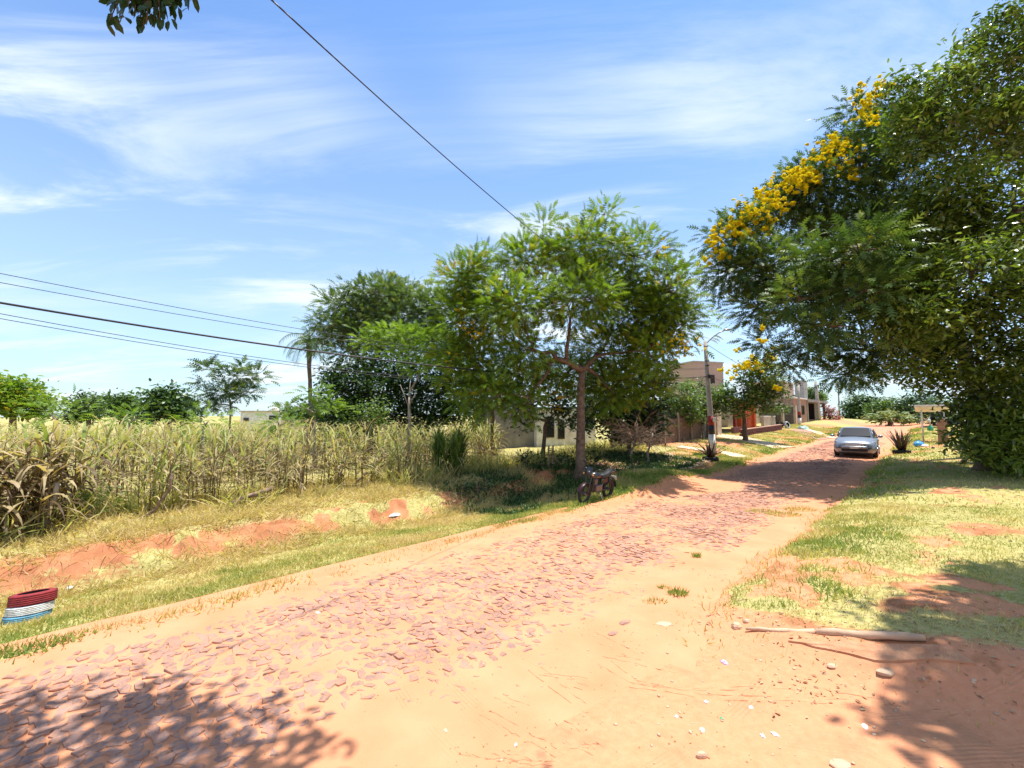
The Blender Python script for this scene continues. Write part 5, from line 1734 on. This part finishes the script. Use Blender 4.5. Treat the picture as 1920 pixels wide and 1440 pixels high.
# fence of brick and board along the pavement
fr = house('garden_fence', 'brown board fence with thin posts right of the thicket', 19.5, 12.2, 'fence')
L_f = 12.0
for k in range(64):
    h_ = 1.55 + random.uniform(-.06, .06)
    xx = .1 + k * .186
    z0 = gz(*[float(q) for q in XY(19.5 + xx, 12.2)]) - fr.location.z
    o = MB().box((xx, 0, z0 + h_ / 2 - .05), (.15, .03, h_), rx=random.uniform(-.02, .02)).build('board', M_PLANK, fr)
for k in range(7):
    xx = k * 2.0
    z0 = gz(*[float(q) for q in XY(19.5 + xx, 12.2)]) - fr.location.z
    MB().box((xx, -.08, z0 + .9), (.1, .1, 2.0)).build('post', M_BARKG, fr)
for zz in (.4, 1.2):
    MB().box((6, .05, zz + .1), (12, .04, .08), ry=-.018).build('rail', M_PLANK, fr)
gt_ = house('iron_gate', 'grey sheet gate with white bent post left of the utility pole', 32.0, 12.2, 'gate')
for k in range(9):
    MB().box((.1 + k * .2, 0, .85), (.17, .03, 1.6)).build('panel', M_GREYW, gt_)
MB().tube([(1.9, -.1, -.1), (1.9, -.1, 1.9), (1.3, -.2, 2.4)], .05, 8).build('post', M_WHITE, gt_)
# orange fronted house
oh = house('orange_house', 'orange fronted house with dark porch behind the street tree', 35.0, 12.6)
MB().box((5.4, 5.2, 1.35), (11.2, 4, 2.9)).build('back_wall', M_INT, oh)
MB().box((5.4, 3.6, 2.85), (11.6, 7.0, .14)).build('roof', M_PLANK, oh)
for k, xx in enumerate((.1, 7.0, 8.1, 10.8)):
    MB().box((xx, .2, 1.3), (.5, .4, 2.8)).build('column', M_ORANGE, oh)
MB().box((.9, .0, 1.0), (.9, .25, 2.2)).build('wall_panel', M_BEIGE, oh)
MB().box((10.0, .35, 1.3), (1.2, .2, 2.6)).build('wall_panel', M_ORANGE, oh)
MB().box((6.2, .4, 1.2), (.4, .2, 2.4)).build('wall_panel', M_RED, oh)
MB().box((4.6, -.4, .35), (3.2, .2, .5)).build('porch_wall', M_BRICKM, oh)
MB().box((2.2, 3.1, .9), (1.0, .1, 2.0)).build('door', M_PLANK, oh)
# awning and grille wall
gw = house('grille_wall', 'beige street wall with dark iron grille and white awning', 47.2, 12.4, 'wall')
MB().box((2.2, 0, .55), (4.2, .25, 1.3)).build('wall_panel', M_BEIGE, gw)
MB().box((2.2, 0, 1.25), (4.3, .3, .1)).build('coping', M_WHITE, gw)
MB().box((7.5, .0, 1.3), (.4, .4, 2.5)).build('pillar', M_BEIGE, gw)
MB().box((13.2, .0, 1.3), (.6, .5, 2.5)).build('pillar', M_BEIGE, gw)
MB().box((7.5, .0, 2.6), (.46, .46, .1)).build('capital', M_WHITE, gw)
for k in range(60):
    xx = .2 + k * .225
    z0 = 1.3 if xx < 4.3 else .1
    if abs(xx - 7.5) < .3: continue
    MB().box((xx, 0, (z0 + 2.35) / 2), (.05, .03, 2.35 - z0)).build('bar', M_DSTEEL, gw)
for zz in (1.45, 2.35):
    MB().box((6.6, -.03, zz), (13.2, .03, .06)).build('rail', M_DSTEEL, gw)
MB().box((7, 5, 1.6), (12, 3, 3)).build('house_wall', M_BEIGE, gw)
MB().box((3.4, 1.4, 2.75), (6.6, 3.0, .08), rx=.12).build('awning', M_ROOF, gw)
for xx in (5.5, 9.5):
    window(gw, xx, 3.45, 1.6, 1.2, 1.3)
# brick house
bh = house('brick_house', 'two storey orange brick house with a pale cornice beyond the grille wall', 60.5, 12.4)
MB().box((3.4, 2.5, 1.45), (6.8, 5, 3.3)).build('ground_floor', M_BRICK, bh)
MB().box((3.2, 3.2, 4.2), (6.0, 4.0, 2.0)).build('upper_floor', M_BRICKP, bh)
MB().box((3.4, 2.5, 3.18), (7.1, 5.3, .16)).build('cornice', M_WHITE, bh)
MB().box((3.2, 3.2, 5.26), (6.3, 4.3, .12)).build('roof', M_WHITE, bh)
MB().box((-.02, 2.6, 1.0), (.1, 1.5, 2.0)).build('gate', M_DSTEEL, bh)
window(bh, 4.6, -.03, 1.7, 1.1, 1.1)
window(bh, -.0 - .03 + 0, 1.2, 1.7, .8, 1.0, face='x')
for xx in (1.6, 2.4, 3.2): MB().box((xx, -.05, 1.4), (.12, .1, 3.0)).build('pilaster', M_BEIGE, bh)
# garage
ga = house('garage', 'open flat roofed garage with dark interior', 69.0, 12.8, 'garage')
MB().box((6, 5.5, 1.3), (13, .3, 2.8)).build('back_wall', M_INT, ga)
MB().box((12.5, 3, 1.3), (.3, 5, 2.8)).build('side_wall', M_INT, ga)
MB().box((6, 3, 2.85), (14, 7, .35)).build('roof', M_GREYW, ga)
for xx in (.2, 6.2, 12.4): MB().box((xx, -.1, 1.3), (.3, .3, 2.8)).build('column', M_CONC, ga)
MB().box((11.0, 2.5, 4.6), (2.6, 1.2, 3.4)).build('water_tower', M_CONC, ga)
# brick block in the distance
px_ = P(1330, 720, 58)
bb = thing('brick_block', 'tall windowless brick block above the trees behind the lamp pole', 'building', (px_.x, 58, gz(px_.x, 58)), math.radians(18))
MB().box((0, 3, 4.0), (4.9, 6, 8.4)).build('wall', M_BRICKP, bb)
MB().box((0, 3, 8.27), (5.1, 6.2, .16)).build('coping', M_CONC, bb)
MB().box((.4, -.06, 5.9), (.9, .1, 1.2)).build('painted_opening', M_INT, bb)  # flat dark slab on the wall, painted as a shaded hole
# white house over the cane
px_ = P(495, 800, 55)
wh = thing('white_house', 'small flat white house seen over the cane', 'house', (px_.x, 55, gz(px_.x, 55)), .1)
MB().box((-.6, 2, 1.15), (4.6, 4, 2.5)).build('wall', M_WHITE, wh)
MB().box((2.2, 2.4, .8), (3, 3, 1.9)).build('wall', M_BEIGE, wh)
MB().box((-.6, 2, 2.45), (4.9, 4.3, .14)).build('roof', M_BEIGE, wh)
MB().lathe([(.001, 0), (.35, 0), (.35, .4), (.2, .5), (.001, .52)], 12, (.6, 1.5, 2.52)).build('water_tank', M_WHITE, wh)
window(wh, 1.1, -.03, 1.65, .9, .45); window(wh, -2.2, -.03, 1.4, .5, .4)

# maroon low brick planter wall
mw = house('low_brick_wall', 'low maroon brick planter wall before the orange house', 36.5, 11.0, 'wall')
sx_ = 11.5
for k in range(int(sx_ / .5)):
    for j in range(3):
        xx = k * .5 + (j % 2) * .25
        z0 = gz(*[float(q) for q in XY(36.5 + xx, 11.0)]) - mw.location.z
        MB().box((xx, random.uniform(-.01, .01), z0 + .08 + j * .17), (.48, .3, .155)).build('brick', M_BRICKM, mw)
MB().box((sx_ / 2, 0, .62), (sx_ + .2, .36, .05), ry=-.02).build('coping', M_BRICK, mw)
# white basin/tyre thing near trimmed tree
q = P(1476, 806, 44); q.z = gz(q.x, q.y)
ty = thing('white_tyre_planter', 'white rimmed tyre standing upright beside the trimmed tree', 'tyre', q + Vector((0, 0, .32)))
ty.rotation_euler = (math.radians(75), 0, .4)
tyre_parts(ty, .36, .2, M_TWHITE)
q = P(1463, 806, 44); q.z = gz(q.x, q.y)
ty = thing('tyre', 'dark tyre leaning left of the white rimmed tyre', 'tyre', q + Vector((0, 0, .3)))
ty.rotation_euler = (math.radians(80), 0, -.2)
tyre_parts(ty, .33, .2, M_RUB)
# pale green rubbish heap by the brick house
o = scrap(1505, 805, '', (.35, .5, .45), .9, .5, .35, 'tarpaulin', 5); tag(o, 'pale green crumpled tarpaulin by the brick house wall', 'tarpaulin')
# bougainvillea
b = P(1556, 797, 66); b.z = gz(b.x, b.y)
tree('bougainvillea', 'pinkish flowering bush right of the garage', b, lobes_px([(1550, 770, 10, 12), (1558, 782, 12, 12), (1565, 790, 10, 8)], 66), .12, None, M_PINK, M_BARK, 1.6, .35, 18, .35, T_OVAL, .5, .25, 'rand', cat='bush', twigs=.3)

# shelter on the right
q = P(1752, 822, 27); q.z = gz(q.x, q.y)
sh = thing('roadside_shelter', 'small white roofed shelter with thin posts right of the road', 'shelter', q, A45)
hs = 2.0
for (xx, yy) in ((-.55, -.5), (.55, -.5), (-.55, .5), (.55, .5)):
    MB().tube([(xx, yy, -.1), (xx, yy, hs)], .03, 8).build('post', M_WHITE, sh)
MB().box((0, 0, hs + .08), (1.7, 1.6, .07), ry=.22).build('roof', M_WHITE, sh)
MB().box((-.72, 0, hs + .2), (.06, 1.6, .14), ry=.22).build('fascia', M_WHITE, sh)
MB().box((0, 0, .9), (1.0, .9, .05)).build('shelf', M_PLANK, sh)
q2 = P(1768, 820, 25); q2.z = gz(q2.x, q2.y)
bp_ = thing('brick_pillar', 'short brick pillar beside the shelter', 'pillar', q2, A45)
for j in range(15):
    MB().box((0, 0, .04 + j * .095), (.42 + random.uniform(-.01, .01), .42, .085), rz=random.uniform(-.02, .02)).build('brick', M_BRICK, bp_)
MB().box((0, 0, 1.5), (.5, .5, .07)).build('cap', M_CONC, bp_)


def bag(px, py, Y, label, col, sx, sy, sz, zoff=0, name='plastic_bag'):
    q = P(px, py, Y)
    if zoff == 0: q.z = gz(q.x, q.y)
    mb = MB(); r = random.Random(int(px))
    rings = []
    for rr, z in [(.6, 0), (1, .15), (.95, .5), (.6, .8), (.2, .92), (.3, 1.05)]:
        rings.append([(math.cos(a) * sx * rr * r.uniform(.85, 1.12), math.sin(a) * sy * rr * r.uniform(.85, 1.12), sz * z) for a in [2 * math.pi * j / 10 for j in range(10)]])
    mb.loft(rings, True, True, True)
    o = mb.build(name, mat('bag_plastic', col, .35, vscale=8)); o.location = q
    return tag(o, label, 'bag')


bag(1722, 826, 24.5, 'bright blue plastic bag on the ground left of the shelter', (.08, .35, .75), .28, .2, .35)
bag(1733, 828, 24.3, 'small white bag touching the blue bag', (.7, .75, .8), .22, .15, .14)
bag(1745, 808, 26.2, 'green bag hanging from the shelter post', (.05, .4, .2), .16, .12, .4, 1)
bag(1742, 792, 26.2, 'white bag hanging above the green bag', (.75, .72, .68), .1, .08, .25, 1)


# ------------------------------------------------------------------ thicket of bare brown twigs, posts and dark mound plants under the tree
def thicket(px, py, Y, label, w_, h_, n, seed):
    b = P(px, py, Y); b.z = gz(b.x, b.y)
    root = thing('bare_bush', label, 'bush', b)
    r = random.Random(seed)
    st = MB(); st.tube([(0, 0, -.1), (-.05, 0, h_ * .25), (.12, 0, h_ * .42), (.2, 0, h_ * .6)], [.06, .05, .04, .03], 7); st.build('stem', M_BARKG, root)
    tw = MB()
    for i in range(n):
        p = Vector((.12 + r.gauss(0, .05), 0, h_ * r.uniform(.35, .62))); az = r.uniform(0, 6.28); el = r.uniform(-.1, 1.1)
        d = Vector((math.cos(az) * math.cos(el) * w_, math.sin(az) * math.cos(el), math.sin(el))).normalized(); pts = [p.copy()]
        ln = w_ * r.uniform(.5, 1.0)
        for k in range(5):
            p = p + d * ln / 5; d = (d + Vector((r.gauss(0, .25), r.gauss(0, .25), -.12 + r.gauss(0, .15)))).normalized(); pts.append(p.copy())
            if r.random() < .8:
                e = (d + Vector((r.gauss(0, .6), r.gauss(0, .6), r.gauss(0, .5)))).normalized()
                tw.tube([p, p + e * ln * .2, p + e * ln * .36 + Vector((0, 0, -.03))], [.008, .006, .003], 4, False)
        tw.tube(pts, [.014, .012, .01, .008, .006, .003], 4, False)
    tw.build('twigs', M_DEAD, root)['kind'] = 'stuff'


thicket(1185, 838, 17.5, 'bare brown twiggy bush with pale crooked stem right of the big tree', 1.5, 2.9, 60, 5)
thicket(1215, 800, 19, 'tangle of bare brown twigs over the board fence', 1.3, 2.4, 45, 8)
for i, (px, py, rx, ry, lb) in enumerate([(1045, 838, 34, 22, 'dark leafy mound left of the big trunk'), (1115, 832, 34, 24, 'dark leafy mound right of the big trunk'), (1195, 835, 18, 16, 'small green shrub at the foot of the fence'),
                                         (985, 850, 26, 14, 'low dark shrub at the field corner'), (895, 895, 34, 14, 'low shaded weeds right of the reed clump')]):
    Y = 16.6 if i != 4 else 13.5
    b = P(px, py + ry, Y); b.z = gz(b.x, b.y)
    tree('shrub', lb, b, [(Vector((b.x, Y, b.z + ry * Y / 800 * .9)), (rx * Y / 800, .5, ry * Y / 800))], .03, None, M_DARK if i != 2 else M_MID, M_DEAD, 4.5, .16, 22, .13, T_OVAL, .4, .25, 'rand', cat='bush', twigs=.3)
for (px, top, lb) in [(1028, 806, 'thin dark fence post left of the big trunk'), (1036, 815, 'shorter dark fence post beside the thin one')]:
    b = P(px, 850, 16.2); b.z = gz(b.x, b.y)
    o = MB().tube([(0, 0, -.1), (0.02, 0, 1.0)], [.04, .035], 7).build('fence_post', M_DEAD); o.location = b; tag(o, lb, 'post', 'fence posts under the big tree')


# ------------------------------------------------------------------ motorcycle
def motorcycle():
    f = G(1091, 940); rr_ = G(1143, 928)
    f = P(1091, 941, 11.75); rr_ = P(1141, 930, 12.7)
    d = Vector((f.x - rr_.x, f.y - rr_.y, 0)); ang = math.atan2(d.y, d.x)
    mid = Vector(((f.x + rr_.x) / 2, (f.y + rr_.y) / 2, 0)); mid.z = gz(mid.x, mid.y)
    root = thing('motorcycle', 'dark motorcycle parked on the grass below the big tree', 'motorcycle', mid, ang)
    root.rotation_euler = (math.radians(-7), 0, ang)
    root.scale = (.93, .93, .93)
    MBK = mat('moto_black', (.02, .02, .025), .3, spec=.6); MRD = mat('moto_maroon', (.035, .01, .012), .35); ENG = mat('engine_grey', (.14, .13, .13), .4, metal=.6)
    R_ = .30
    M_CHROME = M_DSTEEL
    for nm, x in (('front_wheel', .63), ('rear_wheel', -.63)):
        wr = .045 if x > 0 else .055
        hub = MB().lathe([(.001, -.06), (.05, -.06), (.05, .06), (.001, .06)], 12, (x, 0, R_), 'Y').build('wheel', ENG, root)
        n = 28; pts = [(x + (R_ - wr) * math.cos(a), 0, R_ + (R_ - wr) * math.sin(a)) for a in [2 * math.pi * k / n for k in range(n + 1)]]
        MB().tube(pts, wr, 8, False).build('tyre', M_RUB, hub)
        pts = [(x + (R_ * .74) * math.cos(a), 0, R_ + (R_ * .74) * math.sin(a)) for a in [2 * math.pi * k / n for k in range(n + 1)]]
        MB().tube(pts, .018, 6, False).build('rim', M_CHROME, hub)
        sp = MB()
        for k in range(12):
            a = 2 * math.pi * k / 12
            sp.tube([(x, .03 * (-1) ** k, R_), (x + R_ * .74 * math.cos(a), 0, R_ + R_ * .74 * math.sin(a))], .004, 4)
        sp.build('spokes', M_CHROME, hub)
    for sy in (-.08, .08):
        MB().tube([(.63, sy, R_), (.52, sy, .62), (.42, sy, .92)], [.025, .022, .02], 8).build('fork_leg', M_CHROME, root)
    fen = []
    for k in range(9):
        a = math.radians(20 + k * 15); fen.append([(.63 + .34 * math.cos(a), w_, R_ + .34 * math.sin(a) - (.02 if abs(w_) > .05 else 0)) for w_ in (-.06, 0, .06)])
    MB().loft(fen, False, False).build('front_fender', MRD, root)
    fen = []
    for k in range(8):
        a = math.radians(60 + k * 17); fen.append([(-.63 + .36 * math.cos(a), w_, R_ + .02 + .36 * math.sin(a)) for w_ in (-.07, 0, .07)])
    MB().loft(fen, False, False).build('rear_fender', MBK, root)
    # tank lofted along x
    rings = []
    for x, w_, h_, z in [(.36, .05, .04, .78), (.3, .10, .09, .80), (.15, .135, .11, .80), (0, .12, .10, .78), (-.12, .07, .07, .75)]:
        rings.append([(x, w_ * math.cos(a), z + h_ * math.sin(a)) for a in [2 * math.pi * k / 12 for k in range(12)]])
    MB().loft(rings).build('fuel_tank', MBK, root)
    rings = []
    for x, w_, z in [(-.1, .09, .76), (-.2, .12, .755), (-.4, .13, .77), (-.55, .11, .82), (-.72, .07, .86)]:
        rings.append([(x, -w_, z - .05), (x, -w_ * .9, z + .03), (x, 0, z + .05), (x, w_ * .9, z + .03), (x, w_, z - .05), (x, 0, z - .06)])
    MB().loft(rings).build('seat', M_BLACK, root)
    MB().box((.02, 0, .42), (.34, .22, .2)).build('crankcase', ENG, root, .03)
    MB().lathe([(.001, -.1), (.07, -.1), (.08, -.05), (.07, -.03), (.08, 0), (.07, .02), (.08, .05), (.07, .1), (.001, .1)], 12, (.12, 0, .60)).build('cylinder_head', ENG, root)
    MB().tube([(.18, -.08, .55), (.3, -.1, .45), (.25, -.12, .28), (0, -.13, .26), (-.3, -.14, .30)], .02, 8).build('exhaust_pipe', M_CHROME, root)
    MB().tube([(-.25, -.15, .29), (-.45, -.16, .34), (-.8, -.16, .42)], [.03, .045, .045], 10).build('muffler', M_CHROME, root)
    MB().tube([(.42, 0, .88), (.2, 0, .68), (.28, 0, .32), (-.05, 0, .28), (-.2, 0, .68), (-.6, 0, .72)], .02, 8).build('frame', MBK, root)
    MB().tube([(-.05, .06, .34), (-.63, .07, R_)], .02, 6).build('swingarm', MBK, root)
    for sy in (-.11, .11):
        MB().tube([(-.6, sy, .33), (-.45, sy, .68)], [.028, .022], 8).build('shock_absorber', MRD, root)
        MB().tube([(.42, sy * .7, .95), (.36, sy * 2.2, 1.03), (.25, sy * 3.2, 1.02)], .014, 6).build('handlebar', MBK, root)
        MB().tube([(.33, sy * 2.2, 1.03), (.36, sy * 2.5, 1.18)], .006, 5).build('mirror_stalk', M_CHROME, root)
        MB().ell((.36, sy * 2.55, 1.2), (.015, .06, .045)).build('mirror', M_CHROME, root)
        MB().ell((.52, sy * 1.5, .86), (.03, .02, .02)).build('indicator', mat('amber', (.7, .25, .02), .3), root)
        MB().box((-.25, sy, .62), (.26, .02, .14), ry=.2).build('side_panel', MRD, root, .01)
    MB().ell((.50, 0, .88), (.07, .09, .09)).build('headlight', M_CHROME, root)
    MB().box((.47, 0, 1.0), (.03, .2, .14), ry=-.5).build('windscreen', M_PANE, root, .01)
    MB().box((-.84, 0, .80), (.07, .12, .05)).build('tail_light', M_RED, root, .01)
    MB().tube([(-.5, .12, .82), (-.8, .12, .88), (-.88, 0, .89), (-.8, -.12, .88), (-.5, -.12, .82)], .012, 6).build('grab_rail', M_CHROME, root)
    MB().tube([(.0, .1, .3), (-.03, .26, .02)], .012, 6).build('side_stand', M_STEEL, root)
    MB().box((-.93, 0, .62), (.01, .18, .12), ry=.3).build('number_plate', M_WHITE, root)


motorcycle()


# ------------------------------------------------------------------ the silver car
def car():
    c = P(1600, 858, 22.2); ang = math.radians(225 + 3)
    z = float(RZ(c.x, c.y))
    root = thing('parked_car', 'silver family car facing the camera in the tree shade on the road', 'car', (c.x + 1.2, c.y + 1.2, z + .03), ang)
    root.rotation_euler = (0, -.012, ang)
    PAINT = mat('silver_paint', (.24, .27, .31), .3, metal=.5, var=.02); GLASS = mat('tinted_glass', (.006, .007, .012), .3, spec=.12, var=.02); TRIM = mat('black_trim', (.02, .02, .02), .6)
    LENS = mat('headlamp_lens', (.45, .47, .5), .08, metal=.4, var=.1)
    Wd = .87

    def ring(x, w_, zb, zs, zt):
        pts = [(x, -w_ * .9, zb), (x, -w_, zb + .14), (x, -w_ * 1.0, (zb + zs) * .5), (x, -w_ * .97, zs), (x, -w_ * .80, zt), (x, -w_ * .4, zt + .035), (x, 0, zt + .045)]
        return pts + [(x, -p[1], p[2]) for p in reversed(pts[:-1])]
    st = [(2.14, .62, .34, .50, .56), (2.10, .74, .25, .58, .66), (1.98, .80, .2, .64, .74), (1.7, .86, .2, .72, .84), (1.3, Wd, .2, .80, .92), (.9, Wd, .2, .86, .98), (.3, Wd, .2, .9, .99), (-.6, Wd, .2, .92, 1.0), (-1.4, Wd, .2, .93, 1.0), (-1.8, .85, .22, .93, 1.0), (-2.08, .80, .26, .88, .96), (-2.16, .7, .38, .8, .86)]
    body = MB().loft([ring(*q) for q in st]).build('body', PAINT, root)

    def gr(x, w0, w1, z0, z1):
        pts = [(x, -w0, z0), (x, -w1, z1 - .05), (x, -w1 * .8, z1), (x, 0, z1 + .03)]
        return pts + [(x, -p[1], p[2]) for p in reversed(pts[:-1])]
    MB().loft([gr(1.02, .74, .72, .94, .99), (gr(.30, .80, .60, .95, 1.44)), gr(-.1, .81, .60, .95, 1.485), gr(-1.0, .80, .59, .95, 1.47), gr(-1.7, .76, .55, .95, 1.36), gr(-2.0, .72, .62, .95, 1.02)]).build('roof', PAINT, root)
    ws = [(1.03, -.64, 1.005), (1.03, .64, 1.005), (.34, .54, 1.425), (.34, -.54, 1.425)]
    n = Vector((.42, 0, .69)).normalized() * .012
    MB().poly([tuple(Vector(q) + n * 2) for q in ws], .008, (.5, 0, .8)).build('windshield', GLASS, root)
    MB().poly([(-1.76, -.5, 1.345), (-1.76, .5, 1.345), (-2.03, .58, 1.04), (-2.03, -.58, 1.04)], .01, (-.9, 0, .3)).build('rear_window', GLASS, root)
    for sg in (-1, 1):
        for (x0, x1) in ((.75, -.25), (-.32, -1.2), (-1.27, -1.68)):
            zt0 = 1.10 if x0 > .5 else 1.40
            q = [(x0, .795 * sg, 1.0), (x1, .80 * sg, 1.0), (x1 + .02, .64 * sg, 1.38 if x1 > -1.5 else 1.30), (min(x0, .33) - .04, .645 * sg, 1.385)]
            MB().poly([tuple(Vector(p) + Vector((0, .028 * sg, .0))) for p in q], .006, (0, sg, .3)).build('side_window', GLASS, root)
        for (x0, x1) in ((.8, -.28), (-.30, -1.25)):
            d_ = MB().box(((x0 + x1) / 2, sg * .872, .6), (abs(x1 - x0) - .02, .02, .5)).build('door', PAINT, root, .01)
            MB().box((x1 + .15, sg * .89, .78), (.16, .025, .03)).build('handle', PAINT, d_)
        # headlamps swept back round the corner
        hl = [[(2.02, sg * .44, .60), (2.06, sg * .44, .60), (2.03, sg * .46, .70), (1.98, sg * .46, .70)], [(1.93, sg * .66, .61), (2.0, sg * .66, .61), (1.95, sg * .67, .75), (1.88, sg * .67, .76)], [(1.68, sg * .80, .68), (1.74, sg * .84, .68), (1.66, sg * .83, .83), (1.62, sg * .78, .83)]]
        MB().loft(hl).build('headlight', LENS, root)
        MB().ell((2.05, sg * .6, .38), (.05, .09, .06)).build('fog_light', LENS, root)
        MB().ell((.82, sg * 1.0, 1.03), (.08, .11, .075)).build('door_mirror', PAINT, root)
        MB().tube([(.82, sg * .83, .98), (.82, sg * .95, 1.0)], .025, 6).build('mirror_arm', TRIM, root)
        MB().tube([(.95, sg * .75, 1.0), (.33, sg * .60, 1.44)], .022, 6).build('pillar', PAINT, root)
        for x in (1.32, -1.32):
            wh_ = MB().lathe([(.001, -.09), (.2, -.09), (.2, .09), (.001, .09)], 18, (x, sg * .78, .30), 'Y').build('wheel', TRIM, root)
            MB().lathe([(.20, -.1), (.29, -.1), (.315, -.07), (.315, .07), (.29, .1), (.20, .1)], 24, (x, sg * .78, .30), 'Y').build('tyre', M_RUB, wh_)
            rim = MB()
            for k in range(7):
                a = 2 * math.pi * k / 7
                rim.tube([(x, sg * .885, .30), (x + .2 * math.cos(a), sg * .88, .30 + .2 * math.sin(a))], [.03, .022], 5)
            rim.lathe([(.195, -.01), (.215, .012), (.195, .02)], 20, (x, sg * .875, .3), 'Y'); rim.build('rim', M_CHROME, wh_)
    # grille, bumper, plate
    MB().box((2.10, 0, .60), (.06, .78, .10)).build('grille', TRIM, root, .01)
    for k in range(3): MB().box((2.135, 0, .57 + k * .035), (.02, .74, .012)).build('grille_bar', M_CHROME, root)
    MB().ell((2.15, 0, .605), (.012, .055, .045)).build('badge', M_CHROME, root)
    MB().box((2.10, 0, .34), (.12, 1.05, .13)).build('lower_intake', TRIM, root, .02)
    rings = []
    for y_, x_ in [(-.84, 1.85), (-.7, 2.08), (-.4, 2.17), (0, 2.19), (.4, 2.17), (.7, 2.08), (.84, 1.85)]:
        rings.append([(x_ - .1, y_, .42), (x_, y_, .42), (x_ + .015, y_, .48), (x_, y_, .54), (x_ - .1, y_, .54)])
    MB().loft(rings).build('bumper', PAINT, root)
    MB().box((2.215, 0, .47), (.012, .34, .11)).build('number_plate', M_WHITE, root)
    for sg in (-.35, .15):
        MB().tube([(1.08, sg, 1.0), (.78, sg + .42, 1.18)], .008, 5).build('wiper', TRIM, root)
    MB().box((-.0, 0, .17), (3.6, 1.5, .1)).build('underbody', TRIM, root)
    for yy in (-.35, .35):
        MB().box((.1, yy, .85), (.2, .45, .5)).build('front_seat', TRIM, root)


car()
